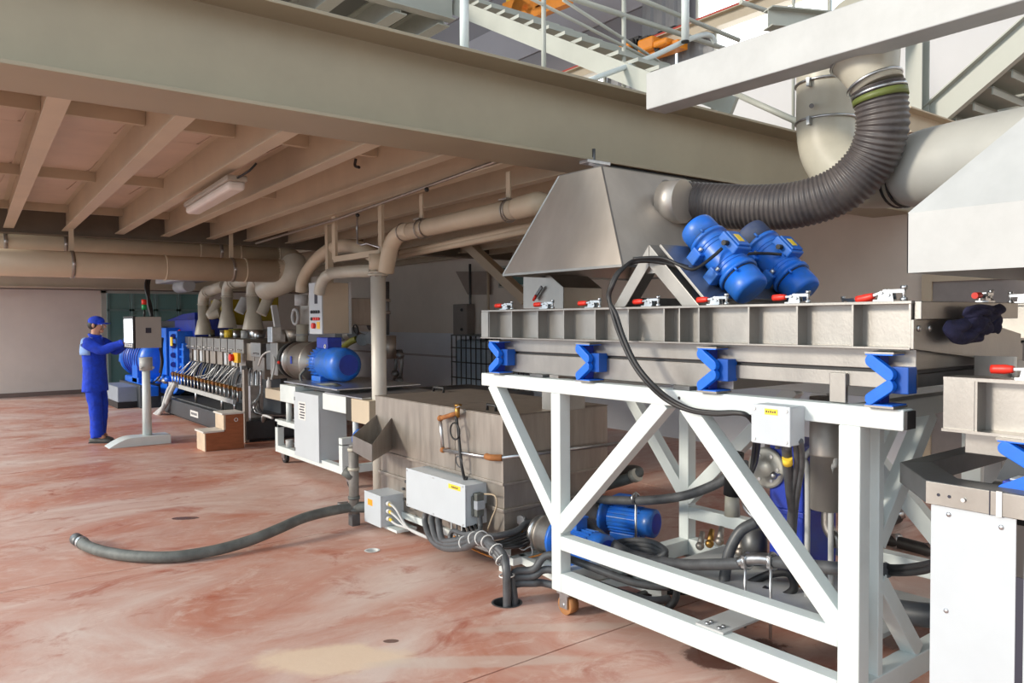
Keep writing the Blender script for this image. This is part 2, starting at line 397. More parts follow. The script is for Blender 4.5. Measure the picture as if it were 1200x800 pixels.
# cladding strip and precast panels above
def corrugated(y0, y1, z0, z1, x, pitch=0.22, dep=0.035):
    m = MB(); y = y0; prof = []
    while y < y1 - 1e-3:
        for a, b in ((0, 0), (.35, 0), (.5, dep), (.85, dep)):
            prof.append((y + a * pitch, x + b))
        y += pitch
    vs = [(px, py, z) for z in (z0, z1) for (py, px) in prof]; n = len(prof)
    m.add(vs, [(i, i + 1, n + i + 1, n + i) for i in range(n - 1)])
    return m
corrugated(7.2, 13.2, 4.9, 5.62, WX - 0.06).build('cladding', CLAD, wr)
corrugated(5.9, 7.2, 4.9, 5.5, WX - 0.06).build('cladding', CLAD, wr)
corrugated(7.0, 7.7, 5.75, 6.3, WX - 0.06).build('cladding', CLAD, wr)
z = 5.62
for k, (h, mt) in enumerate(((0.62, PANEL_D), (0.75, PANEL_L), (0.55, PANEL_D), (0.8, PANEL_L), (0.7, PANEL_D))):
    MB().box(WX + (0.0 if k % 2 else 0.03), WX + 0.25, 7.9 if k == 0 else -6, WY, z + .004, z + h - .004).build('wall_panel', mt, wr); z += h
MB().box(WX + .1, WX + 0.25, 3, 7.9, 5.62, 6.24).build('wall_panel', PANEL_D, wr)
# windows of the upper wall
def window(name, y0, y1, z0, z1, x=WX - 0.02, mull=2, glow=DAYLIGHT):
    w = struct(MB().box(x, x + .02, y0, y1, z0, z1).build(name, glow))
    f = MB(); t = 0.035
    f.box(x - .03, x + .01, y0 - t, y0, z0 - t, z1 + t); f.box(x - .03, x + .01, y1, y1 + t, z0 - t, z1 + t)
    f.box(x - .03, x + .01, y0, y1, z0 - t, z0); f.box(x - .03, x + .01, y0, y1, z1, z1 + t)
    f.build('frame', PALE, w)
    for k in range(1, mull):
        yy = y0 + (y1 - y0) * k / mull
        MB().box(x - .025, x + .01, yy - .012, yy + .012, z0, z1).build('mullion', PALE, w)
    return w
a = P(905, 10, X=WX); b = P(850, 62, X=WX)
window('window_1', 4.9, 6.45, 5.02, 5.46, WX - .1, 1)
window('window_2', 4.6, 6.75, 5.66, 6.2, WX - .1, 1)
window('window_3', 8.55, 9.1, 5.28, 5.62, WX - .1, 1)
window('window_4', 9.4, 11.3, 2.30, 2.62, WX - .04, 2, GLASS_T)
# travelling crane rail along the wall
rail = struct(MB().ibeam((WX - .22, 3.0, 5.50), (WX - .22, 13, 5.50), .16, .17, .012, .01).build('trim_1', BEIGE))
MB().box(WX - .26, WX - .18, 3.0, 13, 5.588, 5.63).build('rail', REDP, rail)
# roof
roof = struct(MB().box(-1.2, WX + .3, -2.75, WY + .3, 9.0, 9.2).build('ceiling_roof', PANEL_D))

# glazed partition in the back wall
dr = struct(MB().box(3.55, 3.66, WY - .05, WY + .05, 0, 2.5).box(5.84, 5.95, WY - .05, WY + .05, 0, 2.5).box(3.55, 5.95, WY - .05, WY + .05, 2.38, 2.5).build('door_1', PALE))
for k in range(4):
    x0 = 3.68 + k * .545
    f = MB().box(x0, x0 + .05, WY - .03, WY + .03, 0, 2.38).box(x0 + .48, x0 + .53, WY - .03, WY + .03, 0, 2.38)
    f.box(x0, x0 + .53, WY - .03, WY + .03, 0, .12).box(x0, x0 + .53, WY - .03, WY + .03, 1.95, 2.0).build('door_frame', mat('teal_frame_paint', (.16, .25, .24, 1), .45), dr)
    MB().box(x0 + .05, x0 + .48, WY - .005, WY + .005, .12, 2.38).build('pane', GLASS_T, dr)
struct(MB().box(3.4, 6.1, WY + 1.2, WY + 1.3, 0, 3).build('wall_beyond', mat('teal_wall', (.18, .26, .25, 1), .8)))
# door in the right wall behind the second machine
d2 = struct(MB().box(WX - .03, WX, 2.85, 3.75, 0, 2.06).build('door_2', mat('grey_door_paint', (.30, .27, .26, 1), .5)))
MB().box(WX - .06, WX, 2.75, 2.85, 0, 2.06).box(WX - .06, WX, 3.75, 3.85, 0, 2.06).box(WX - .06, WX, 2.75, 3.85, 2.06, 2.14).build('door_frame', BEIGE, d2)
MB().cyl((WX - .09, 3.65, 1.0), (WX - .09, 3.53, 1.0), .012).cyl((WX - .09, 3.65, 1.0), (WX - .03, 3.65, 1.0), .01).build('handle', ZINC, d2)

# ------------------------------------------------------------------ mezzanine = ceiling over the line
ZB, ZT = 2.80, 3.36
girder = struct(MB().ibeam((0.0, 4.18, (ZB + ZT) / 2), (WX, 4.18, (ZB + ZT) / 2), 0.46, ZT - ZB, .02, .014).build('trim_2', GREYGREEN, bevel=.003))
ceil = struct(MB().box(0.0, WX - .02, 4.42, 19.6, 3.10, 3.16).build('ceiling', DECK))
MB().box(0.0, 4.44, 3.98, 4.42, ZT, ZT + .012).build('floor_plate', PALE, ceil)
SK = 0.048
joint_x = [0.03, 0.585, 1.185, 1.775, 2.32, 2.90, 3.40, 4.0, 4.6, 5.2, 5.8, 6.4, 7.0, 7.6]
for k, jx in enumerate(joint_x):
    y0, y1 = 4.20, 10.9
    x0 = jx
    MB().ibeam((x0, y0, 2.955), (x0 + SK * (y1 - y0), y1, 2.955), .105, .29, .011, .008).build('joist', BEIGE, ceil)
for k in range(len(joint_x) - 1):
    for y in (5.58, 8.1, 10.55):
        xa = joint_x[k] + SK * (y - 4.2) + .006; xb = joint_x[k + 1] + SK * (y - 4.2) - .006
        MB().box(xa, xb, y, y + .05, 3.0, 3.098).build('noggin', BEIGE, ceil)
    # deck sheet joints: each bay has its own sheet, slightly proud
    for (ya, yb) in ((4.45, 6.37), (6.375, 9.32), (9.325, 10.9)):
        MB().box(joint_x[k] + SK * (ya - 4.2) + .02, joint_x[k + 1] + SK * (ya - 4.2) - .0, ya, yb, 3.090, 3.099).build('deck_sheet', DECK, ceil)
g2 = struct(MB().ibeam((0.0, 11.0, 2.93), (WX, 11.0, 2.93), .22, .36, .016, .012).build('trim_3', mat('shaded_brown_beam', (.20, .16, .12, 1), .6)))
for k in range(12):
    x0 = .2 + k * .72
    MB().ibeam((x0, 11.1, 2.97), (x0 + .2, 19.6, 2.97), .10, .24, .011, .008).build('joist', BEIGE, ceil)
g3 = struct(MB().ibeam((0, 19.9, 2.68), (WX, 19.9, 2.68), .26, .46, .03, .014).build('trim_4', BEIGE))
struct(MB().box(0.2, WX, 20.3, 20.7, 2.44, 2.58).build('trim_5', mat('brown_lintel', (.17, .14, .12, 1), .7)))
# raking steel column bracket at the right wall
a = P(545, 283, X=7.2); b = P(618, 352, X=7.2)
struct(MB().bar(a, b, .15, .15).build('trim_6', BEIGE, bevel=.006))
# bracket plates and cable tray under the ceiling near the right wall

# upper platform seen above the girder: dark deck with deep beams
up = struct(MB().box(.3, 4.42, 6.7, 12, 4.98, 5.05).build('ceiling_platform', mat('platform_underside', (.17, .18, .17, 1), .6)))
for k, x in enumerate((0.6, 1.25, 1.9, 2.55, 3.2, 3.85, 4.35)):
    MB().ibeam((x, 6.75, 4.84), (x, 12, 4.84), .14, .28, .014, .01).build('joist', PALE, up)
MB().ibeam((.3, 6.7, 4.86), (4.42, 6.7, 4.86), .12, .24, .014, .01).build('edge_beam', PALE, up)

# ================================================================== SHAKER: white frame
XF, XB = 2.90, 4.02
fr = thing('shaker_frame', 'white painted square-tube frame on brown-wheeled castors carrying the long stainless shaker tray', 'machine frame', (3.4, 2.7, 0))
T = .08
def tube_y(m, x, y0, y1, z0, z1): m.box(x, x + T, y0, y1, z0, z1)
def side(x, back=False):
    MB().box(x, x + T, 1.385, 4.09, 1.272, 1.352).build('top_rail', WHITE, fr, .005)
    MB().box(x, x + T, 3.32, 3.40, .13, 1.272).build('post', WHITE, fr, .005)
    MB().box(x, x + T, 1.55, 1.64, .05, 1.272).build('post', WHITE, fr, .005)
    MB().box(x, x + T, 1.64, 3.32, .375, .455).build('mid_rail', WHITE, fr, .005)
    MB().box(x, x + T, 1.64, 3.32, .132, .24).build('bottom_rail', WHITE, fr, .005)
    c = x + T / 2
    MB().bar((c, 3.99, 1.285), (c, 3.37, .52), .08, T * .94, (1, 0, 0)).build('brace', WHITE, fr, .004)
    MB().bar((c, 2.56, 1.285), (c, 3.345, .50), .085, T * .94, (1, 0, 0)).build('brace', WHITE, fr, .004)
    MB().bar((c, 2.42, 1.285), (c, 1.60, .42), .085, T * .94, (1, 0, 0)).build('brace', WHITE, fr, .004)
side(XF); side(XB)
for y in (3.36, 1.595):
    MB().bar((XF + T, y, .185), (XB, y, .185), .08, .10).build('cross_rail', WHITE, fr, .004)
    MB().bar((XF + T, y, 1.31), (XB, y, 1.31), .08, .08).build('cross_rail', WHITE, fr, .004)
MB().box(XF + .01, XB + .06, 2.20, 2.36, .24, .252).build('cross_plate', OFFWHITE, fr, .002)
for yy in (2.24, 2.31):
    MB().cyl((2.935, yy, .252), (2.935, yy, .262), .011, n=6).build('bolt', ZINC, fr)
    MB().cyl((2.965, yy, .252), (2.965, yy, .262), .011, n=6).build('bolt', ZINC, fr)
# end frame bracing seen through the right-hand end
MB().bar((3.11, 1.60, .77), (3.57, 1.60, 1.27), .07, .07, (0, 1, 0)).build('brace', WHITE, fr, .004)
MB().bar((3.11, 1.66, .98), (3.40, 1.66, 1.27), .06, .06, (0, 1, 0)).build('brace', WHITE, fr, .004)
MB().bar((3.11, 1.595, .62), (3.44, 1.595, .24), .07, .07, (0, 1, 0)).build('brace', WHITE, fr, .004)
# second slender upright behind the front corner post
MB().box(3.07, 3.11, 1.56, 1.63, .05, 1.272).build('post', WHITE, fr, .003)
# black end plug of the top rail
MB().box(XF + .006, XF + T - .006, 1.372, 1.386, 1.278, 1.346).build('end_plug', BLACK, fr, .003)
MB().box(XB + .006, XB + T - .006, 1.372, 1.386, 1.278, 1.346).build('end_plug', BLACK, fr, .003)
MB().cyl((XF - .001, 2.45, 1.315), (XF + .004, 2.45, 1.315), .008).build('bolt_hole', DARK, fr)
# equipment tray inside, welded to the frame
MB().box(3.30, 4.0, 1.70, 2.98, .262, .285).build('pan', OFFWHITE, fr, .003)
MB().box(3.30, 3.36, 1.70, 2.98, .205, .262).build('pan_rail', WHITE, fr, .003)
# castors
def castor(x, y, nm='castor'):
    c = MB().box(x - .045, x + .045, y - .05, y + .05, .118, .130).box(x - .042, x - .036, y - .035, y + .03, .04, .12).box(x + .036, x + .042, y - .035, y + .03, .04, .12).build(nm, ZINC, fr)
    MB().cyl((x - .03, y, .056), (x + .03, y, .056), .056, n=22).build('wheel', TYRE, c)
    MB().cyl((x - .046, y, .056), (x + .046, y, .056), .012, n=10).build('axle', ZINC, c)
castor(XF + .05, 3.31); castor(XB + .04, 3.31)

# small white box on the rail
bx = thing('junction_box', 'square white switch box with yellow label bolted to the white shaker top rail', 'box', (2.87, 1.87, 1.18))
MB().box(2.80, 2.90, 1.785, 1.965, 1.175, 1.335).build('body', WHITE_COLD, bx, .006)
MB().box(2.788, 2.80, 1.783, 1.967, 1.173, 1.337).build('lid', WHITE_COLD, bx, .004)
for yy in (1.80, 1.95):
    for zz in (1.192, 1.318): MB().cyl((2.784, yy, zz), (2.789, yy, zz), .007, n=10).build('screw', LABEL_W, bx)
MB().box(2.786, 2.788, 1.84, 1.90, 1.298, 1.322).build('sticker', LABEL_Y, bx)
for k in range(5): MB().box(2.7855, 2.786, 1.848 + k * .010, 1.854 + k * .010, 1.306, 1.315 - .002 * (k % 2)).build('lettering', INK, bx)
for yy in (1.83, 1.88, 1.93): MB().cyl((2.85, yy, 1.176), (2.85, yy, 1.15), .011, n=8).build('gland', HOSE, bx)

# ================================================================== SHAKER: trough
tr = thing('vibrating_tray', 'long stainless steel vibrating tray with ribbed sides and red toggle clamps under the steel hood', 'machine', (3.45, 2.7, 1.36))
YR0, YR1 = 1.345, 4.045
def tray_side(x, s):      # s=-1 front, +1 back; x = outer plane
    w = x + .075 * -s
    MB().box(min(w, w - .006), max(w, w - .006), YR0, YR1, 1.585, 1.745).build('side_web', STEEL, tr)
    MB().box(min(x, w + .02 * -s), max(x, w + .02 * -s), YR0, YR1 + .0, 1.745, 1.757).build('top_flange', STEEL, tr, .002)
    MB().box(min(x - .01 * -s, w), max(x - .01 * -s, w), YR0, YR1, 1.577, 1.586).build('bottom_flange', STEEL, tr, .002)
    for y in (3.966, 3.727, 3.48, 3.252, 3.0, 2.757, 2.52, 2.425, 2.31, 2.04, 1.807, 1.569, 1.351):
        MB().box(min(x, w), max(x, w), y - .004, y + .004, 1.586, 1.745).build('rib', STEEL, tr)
    MB().box(min(x, x + .008 * -s), max(x, x + .008 * -s), 3.958, YR1, 1.586, 1.745).build('end_plate', STEEL, tr)
tray_side(2.872, -1); tray_side(4.058, 1)
MB().box(2.94, 3.99, YR0, YR1, 1.59, 1.60).build('deck', STEEL, tr)
# trough beneath
MB().box(2.955, 3.975, 1.365, 3.95, 1.498, 1.577).build('upper_trough', STEEL, tr, .003)
MB().box(2.97, 3.96, 1.37, 3.94, 1.484, 1.498).build('rubber_seal', BLACK, tr)
MB().box(2.955, 3.975, 2.18, 3.95, 1.37, 1.484).build('lower_trough', STEEL, tr, .003)
MB().box(2.955, 2.97, 1.365, 2.18, 1.424, 1.484).build('lower_lip', STEEL, tr, .002)
MB().box(3.96, 3.975, 1.365, 2.18, 1.424, 1.484).build('lower_lip', STEEL, tr, .002)
MB().box(3.0, 3.94, 1.38, 2.18, 1.43, 1.48).build('pan', STEEL_DARK, tr)
MB().box(2.935, 2.955, 1.63, 1.70, 1.355, 1.475).build('lug', STEEL, tr, .003)
for (yy, ww) in ((3.55, .12), (2.45, .10)):
    MB().box(2.915, 2.97, yy - ww / 2, yy + ww / 2, 1.352, 1.372).build('foot_pad', STEEL_DARK, tr, .002)
# discharge chute at the near end
MB().box(2.89, 3.78, 1.318, 1.345, 1.688, 1.755).build('end_bar', STEEL, tr, .003)
q = [(2.865, 1.345, 1.688), (2.865, 1.345, 1.58), (3.40, 1.345, 1.53), (3.86, 1.345, 1.50), (3.86, 1.345, 1.62), (3.4, 1.345, 1.688)]
MB().prism(q, (0, -.012, 0)).build('end_plate', STEEL, tr, .002)
MB().add([(3.38, 1.333, 1.535), (3.86, 1.333, 1.505), (3.86, 1.18, 1.44), (3.38, 1.18, 1.47)], [(0, 1, 2, 3)]).box(3.38, 3.39, 1.18, 1.333, 1.46, 1.54).build('discharge_lip', STEEL, tr)
for yy in (2.90, 2.985): MB().ball((yy, 1.33, 1.655), .012, .006, .012, 10, 6).build('bolt', ZINC, tr)
# white service box standing on the tray behind the left end
pa = [(u, v) for u, v in ((613, 362), (613, 322), (644, 322), (660, 336), (660, 362))]
MB().prism([P(u, v, X=3.35) for u, v in pa], (.35, 0, 0)).build('inspection_box', STEEL, tr, .004)
MB().bar(P(626, 350, X=3.33), P(635, 336, X=3.33), .012, .02).build('latch', STEEL_DARK, tr)
MB().cyl(P(625, 352, X=3.32), P(628, 346, X=3.32), .009).build('latch_grip', RED, tr)

MB().box(3.5, 3.75, 4.02, 4.2, 1.06, 1.38).build('outlet_chute', STEEL, tr, .003)
MB().box(3.5, 3.75, 3.9, 4.2, 1.36, 1.40).build('outlet_flange', STEEL, tr, .003)
# toggle clamps: parts of the tray
def clamp(y, x=2.93, yaw=0.0, z=1.757, lift=0.0, s=1.0):
    R = Matrix.Rotation(yaw, 3, 'Z'); o = Vector((x, y, z))
    def q(a, b, c): return o + R @ (Vector((b, -a, c)) * s)       # a: along tray towards the near end
    m = MB()
    for sx in (-.011, .011): m.prism([q(-.028, sx, 0), q(.028, sx, 0), q(.024, sx, .03), q(.0, sx, .042), q(-.022, sx, .028)], R @ Vector((.003, 0, 0)))
    m.cbox(q(0, 0, .003), .05 * s, .07 * s, .006, R)
    m.bar(q(-.01, 0, .034), q(.062, 0, .034), .016 * s, .012 * s)
    m.cyl(q(.058, 0, -.0), q(.058, 0, .052), .0065 * s, n=8).cyl(q(.058, 0, .04), q(.058, 0, .052), .011 * s, n=6).cyl(q(.058, 0, 0), q(.058, 0, .012), .012 * s, n=10)
    m.cyl(q(-.012, -.017, .03), q(-.012, .017, .03), .006 * s, n=8).cyl(q(.012, -.017, .022), q(.012, .017, .022), .006 * s, n=8)
    c = m.build('toggle_clamp', ZINC, tr)
    MB().bar(q(-.02, 0, .03), q(-.05, 0, .028 + lift * .5), .012 * s, .008 * s).build('lever', ZINC, c)
    MB().tube([q(-.045, 0, .028 + lift * .4), q(-.07, 0, .027 + lift * .75), q(-.105, 0, .026 + lift)], .012 * s, 10, sub=3, radii=[.010 * s, .0145 * s, .0135 * s]).build('grip', RED, c)
for u in (585, 632, 686, 753, 831, 924, 1031):
    yy = P(u + 8, 357, X=2.93).y
    clamp(yy, lift=-.018 if u == 1031 else 0.0, s=1.12 if u == 1031 else 1)
for u in (905, 1000, 1085):
    p = P(u, 354, X=3.98); clamp(p.y if u < 1080 else 1.36, 3.98, PI)
clamp(1.36, 3.55, PI / 2)

# A-frame motor bracket
br = thing('motor_bracket', 'stainless triangular A-frame with sloping plate holding two blue vibration motors', 'bracket', (3.45, 2.7, 1.757))
for x in (3.0, 3.86):
    t = .08
    MB().prism([(x, 2.995, 1.757), (x, 2.735, 2.078), (x, 2.735, 1.965), (x, 2.905, 1.757)], (t, 0, 0)).build('leg', STEEL, br, .003)
    MB().prism([(x, 2.733, 2.078), (x, 2.41, 1.757), (x, 2.515, 1.757), (x, 2.733, 1.965)], (t, 0, 0)).build('leg', STEEL, br, .003)
    MB().prism([(x + .02, 2.80, 1.93), (x + .02, 2.64, 1.93), (x + .02, 2.715, 2.02)], (.01, 0, 0)).build('gusset', STEEL, br)
MB().prism([(3.01, 2.665, 2.075), (3.01, 2.385, 1.795), (3.01, 2.395, 1.785), (3.01, 2.675, 2.065)], (.915, 0, 0)).build('mounting_plate', STEEL, br, .002)
MB().bar((3.085, 2.43, 1.785), (3.855, 2.43, 1.785), .05, .05).build('cross_bar', STEEL_DARK, br)
MB().bar((3.085, 2.96, 1.785), (3.855, 2.96, 1.785), .05, .05).build('cross_bar', STEEL_DARK, br)

# vibration motors (built along local X, feet to -Z)
def vib_motor():
    t = thing('vibration_motor', '', 'motor')
    L = .245
    MB().lathe((-.13, 0, 0), (1, 0, 0), [(0, .088), (.0, .098), (.02, .1), (.02, .09), (.04, .088), (.22, .088), (.24, .09), (.24, .1), (.26, .1), (.26, .088)], 28).build('housing', BLUE_M, t, local=True)
    for k in (-.075, -.055, .055, .075): MB().torus((k, 0, 0), (1, 0, 0), .088, .004, 28, 6).build('cooling_rib', BLUE_M, t, local=True)
    for s in (-1, 1):
        c = MB().lathe((s * .13, 0, 0), (s, 0, 0), [(0, .089), (.085, .088), (.1, .083), (.106, .07), (.106, .0)], 28).build('end_cap', BLUE_M, t, local=True)
        MB().torus((s * .135, 0, 0), (1, 0, 0), .089, .003, 28, 6).build('seal', BLACK, c, local=True)
        for k in (0.6, 2.6, 4.7):
            MB().cyl((s * .125, .1 * math.cos(k), .1 * math.sin(k)), (s * .15, .1 * math.cos(k), .1 * math.sin(k)), .006, n=8).build('bolt', BLUE_M, c, local=True)
    for s in (-1, 1):
        for xa in (-.10, .04): MB().box(xa, xa + .06, s * .085 - .03, s * .085 + .03, -.112, -.02).build('foot', BLUE_M, t, .006, local=True)
        for xx in (-.07, .07):
            MB().cyl((xx, s * .095, -.03), (xx, s * .095, .0), .012, n=8).build('fixing_bolt', ZINC, t, local=True)
    b = MB().box(-.062, .062, -.055, .055, .07, .118).build('terminal_box', BLUE_M, t, .008, local=True)
    MB().box(-.05, .05, -.045, .045, .118, .128).build('lid', BLUE_M, b, .004, local=True)
    MB().box(-.025, .025, -.02, .02, .128, .1295).build('name_plate', LABEL_Y, b, local=True)
    MB().cyl((0, -.055, .092), (0, -.085, .092), .013, n=10).build('gland', BLACK, b, local=True)
    return t
m1 = vib_motor()
# local X -> down the slope (0,-.71,-.71); local Z -> plate normal (0,-.71,.71); local Y -> +X
Rm = Matrix(((0, 1, 0), (-.70711, 0, -.70711), (-.70711, 0, .70711))).to_4x4()
m2 = copy_tree(m1)
for mm, x, y, zc, lb in ((m1, 3.25, 2.46, 2.00, 'blue vibration motor with black cable, the nearer one on the sloping bracket beside the hood'),
                      (m2, 3.68, 2.44, 2.00, 'blue vibration motor with dusty grey upper end cap, the farther one under the ribbed duct')):
    mm.matrix_world = Matrix.Translation((x, y, zc)) @ Rm @ Matrix.Scale(1.05, 4)
    tag(mm, lb, 'motor', 'vibration motors on the steel bracket')

for ch in m2.children:
    if ch.name.startswith('end_cap') and ch.data.vertices[0].co.x < 0:
        ch.data = ch.data.copy(); ch.data.materials[0] = mat('dusty_navy_cap', (.03, .05, .13, 1), .6, 0, .5, 10, col2=(.07, .085, .13, 1))
# motor cables: from the left over the bracket, and between the motors
cb = MB().tube([P(742, 303, X=2.9), P(775, 302, X=2.97), P(800, 312, X=3.0), P(815, 315, X=3.03), P(836, 300, X=3.12), P(846, 291, X=3.16)], .0085, 8).build('motor_cable', BLACK)
tag(cb, 'thin black cable crossing the A-frame apex to the nearer blue vibration motor', 'cable')
cb = MB().tube([P(868, 300, X=3.34), P(880, 297, X=3.42), P(900, 297, X=3.55), P(916, 298, X=3.6)], .008, 8).build('motor_cable', BLACK)
tag(cb, 'short dark cable looping between the two blue vibration motors', 'cable')

# ------------------------------------------------------------------ blue rocker mounts between tray and frame
def mount():
    t = thing('rocker_mount', '', 'mount')
    # local: Y along tray, Z up, X outward(-) ; origin at rail level under the arms
    MB().box(-.05, .06, -.075, .065, 0, .008).build('base_plate', STEEL, t, local=True)
    MB().box(-.05, .06, -.075, .065, .203, .211).build('top_plate', STEEL, t, local=True)
    MB().box(-.05, .06, -.07, .06, .008, .013).build('shim', BLUE, t, local=True)
    MB().box(-.05, .06, -.07, .06, .198, .203).build('shim', BLUE, t, local=True)
    def arm(z0, z1):
        m = MB(); poly = []
        a = Vector((0, .034, z0)); b = Vector((0, -.055, z1)); d = (b - a).normalized(); n = Vector((0, -d.z, d.y)); w = .0235
        for k in range(9):
            th = -PI / 2 + PI * k / 8; poly.append(b + (d * math.cos(th) + n * math.sin(th)) * w)
        for k in range(9):
            th = PI / 2 + PI * k / 8; poly.append(a + (d * math.cos(th) + n * math.sin(th)) * w)
        m.prism([p + Vector((-.058, 0, 0)) for p in poly], (.03, 0, 0)); return m
    arm(.178, .127).build('arm', BLUE, t, .003, local=True)
    arm(.033, .084).build('arm', BLUE, t, .003, local=True)
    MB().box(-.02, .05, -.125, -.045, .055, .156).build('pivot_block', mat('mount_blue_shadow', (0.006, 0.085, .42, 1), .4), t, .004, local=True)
    MB().box(-.02, .05, .005, .055, .013, .06).build('clevis', BLUE_D, t, .003, local=True)
    MB().box(-.02, .05, .005, .055, .15, .198).build('clevis', BLUE_D, t, .003, local=True)
    for z in (.084, .127): MB().cyl((-.05, -.055, z), (.05, -.055, z), .012, n=12).build('pin', BLUE, t, local=True)
    return t
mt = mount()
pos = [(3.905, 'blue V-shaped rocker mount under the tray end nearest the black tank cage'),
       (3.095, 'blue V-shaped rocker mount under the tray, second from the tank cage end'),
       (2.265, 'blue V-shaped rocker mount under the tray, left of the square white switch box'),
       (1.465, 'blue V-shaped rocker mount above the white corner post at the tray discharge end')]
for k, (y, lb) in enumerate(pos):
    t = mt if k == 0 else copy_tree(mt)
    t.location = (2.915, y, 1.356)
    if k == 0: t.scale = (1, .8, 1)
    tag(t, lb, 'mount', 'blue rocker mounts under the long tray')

# ------------------------------------------------------------------ extraction hood over the tray
hd = thing('extraction_hood', 'large stainless steel pyramid extraction hood hanging over the shaker tray', 'hood', (3.5, 3.45, 1.985))
zb, zt = 1.985, 2.585
B = [(3.0, 2.92), (4.15, 2.92), (4.15, 3.98), (3.0, 3.98)]; TT = [(3.2, 3.28), (3.95, 3.28), (3.95, 3.66), (3.2, 3.66)]
nm = ('side_panel', 'side_panel', 'side_panel', 'front_panel')
for k in range(4):
    k2 = (k + 1) % 4; cz = Vector((3.55, 3.45, 2.2))
    outer = [Vector((*B[k], zb)), Vector((*B[k2], zb)), Vector((*TT[k2], zt)), Vector((*TT[k], zt))]
    nrm = (outer[1] - outer[0]).cross(outer[3] - outer[0]).normalized()
    if nrm.dot(outer[0] - cz) < 0: nrm = -nrm
    MB().prism(outer, -nrm * .004).build(nm[k], HOODST, hd)
MB().prism([(*p, zt) for p in TT], (0, 0, .006)).build('top_plate', STEEL, hd)
for k in range(4):
    k2 = (k + 1) % 4
    MB().bar((*B[k], zb - .004), (*B[k2], zb - .004), .012, .014).build('rim', STEEL, hd)
    MB().bar((*B[k], zb), (*TT[k], zt), .008, .008).build('seam', STEEL, hd)
sp0 = Vector((3.62, 3.16, 2.395)); sp1 = Vector((3.635, 3.035, 2.39))
MB().cyl(sp0, sp1, .128, n=32).build('spigot', HOODST, hd)
MB().torus(P(781, 236, d=4.86), sp1 - sp0, .129, .006, 32, 6).build('spigot_rim', STEEL, hd)
MB().bar((3.80, 3.60, 2.60), (3.80, 3.98, 2.785), .10, .02).build('hanger', ZINC, hd)
MB().box(3.70, 3.92, 3.93, 4.02, 2.775, 2.80).build('beam_clamp', ZINC, hd, .004)
MB().cyl((3.78, 3.955, 2.74), (3.78, 3.955, 2.88), .012, n=8).build('clamp_bolt', STEEL_DARK, hd)
bp_ = tag(MB().tube([(3.95, 3.99, 2.775), (4.5, 3.99, 2.775), (5.6, 3.99, 2.775)], .025, 10, sub=1).build('conduit_pipe', BLACK), 'black conduit pipe fixed under the girder flange behind the steel hood', 'pipe')

# ribbed flexible duct
fx = thing('flexible_duct', 'thick black ribbed flexible duct curving from the steel hood up to the cream ducting', 'duct', (4.0, 2.5, 2.4))
cp = [P(790, 236, d=4.80), P(830, 240, d=4.70), P(885, 243, d=4.52), P(938, 239, d=4.36), P(985, 222, d=4.24), P(1019, 190, d=4.15), P(1033, 155, d=4.08), P(1033, 125, d=4.06), P(1029, 103, d=4.06)]
path, _ = spline([Vector(c) for c in cp], 60)
# resample evenly
dl = [0]
for i in range(1, len(path)): dl.append(dl[-1] + (path[i] - path[i - 1]).length)
NR = 58; per = 6; pts = []; j = 0
N = NR * per
for i in range(N + 1):
    s = dl[-1] * i / N
    while j < len(dl) - 2 and dl[j + 1] < s: j += 1
    t = (s - dl[j]) / max(1e-9, dl[j + 1] - dl[j]); pts.append(path[j].lerp(path[j + 1], t))
cs = []
for i, p in enumerate(pts):
    a = pts[max(0, i - 4)]; c = pts[min(N, i + 4)]
    ph = (i % per) / per
    cs.append((p, c - a, .124 + .0085 * (0.5 + 0.5 * math.cos(2 * PI * ph))))
MB().rings(cs, 36).build('ribbed_hose', FLEX, fx)
def band(p, d, r, name='hose_band', m=ZINC, par=None, w=.022):
    d = Vector(d).normalized()
    o = MB().rings([(p - d * w / 2, d, r), (p + d * w / 2, d, r)], 32).build(name, m, par)
    s = basis(d)[1]
    MB().cbox(p + s * (r + .008), .03, .03, .03).build('screw', ZINC, o)
band(pts[14], pts[18] - pts[10], .137, 'hose_band', CREAM, fx, .03)
band(pts[4], pts[8] - pts[0], .134, 'hose_band', BLACK, fx, .02)
band(pts[-6], pts[-1] - pts[-12], .137, 'hose_band', ZINC, fx, .014)
MB().rings([(pts[-16], pts[-12] - pts[-20], .136), (pts[-9], pts[-5] - pts[-13], .136)], 32).build('sealing_tape', mat('green_tape', (.14, .17, .04, 1), .5), fx)

# ================================================================== SECOND UNIT at the right
u2 = thing('screening_tray', 'lower ribbed stainless tray at the right frame edge, above the dark steel band', 'machine', (3.4, .6, 1.31))
X2 = 2.87
MB().box(X2, X2 + .012, 1.13, 1.232, 1.305, 1.475).build('end_plate', STEEL, u2, .001)
MB().box(X2 + .07, X2 + .076, -.6, 1.232, 1.305, 1.475).build('side_web', STEEL, u2)
MB().box(X2, X2 + .11, -.6, 1.232, 1.475, 1.487).build('top_flange', STEEL, u2)
MB().box(X2 - .012, X2 + .09, -.6, 1.232, 1.296, 1.306).build('bottom_flange', STEEL, u2)
MB().box(X2 + .08, 4.0, 1.20, 1.21, 1.305, 1.475).build('end_wall', STEEL, u2)
for y in (1.125, .78, .45, .1): MB().box(X2, X2 + .075, y - .004, y + .004, 1.306, 1.475).build('rib', STEEL, u2)
MB().box(X2 + .10, 3.95, -.6, 1.2, 1.21, 1.296).build('trough', STEEL, u2, .003)
MB().box(X2 + .1, 3.95, -.6, 1.215, 1.32, 1.33).build('deck', STEEL, u2)
_tr = tr; tr = u2
clamp(.98, X2 + .06, 0, 1.487, 0, 1.15)
tr = _tr
t = copy_tree(mt); t.location = (2.885, .985, 1.092); t.scale = (1, 1, .965)
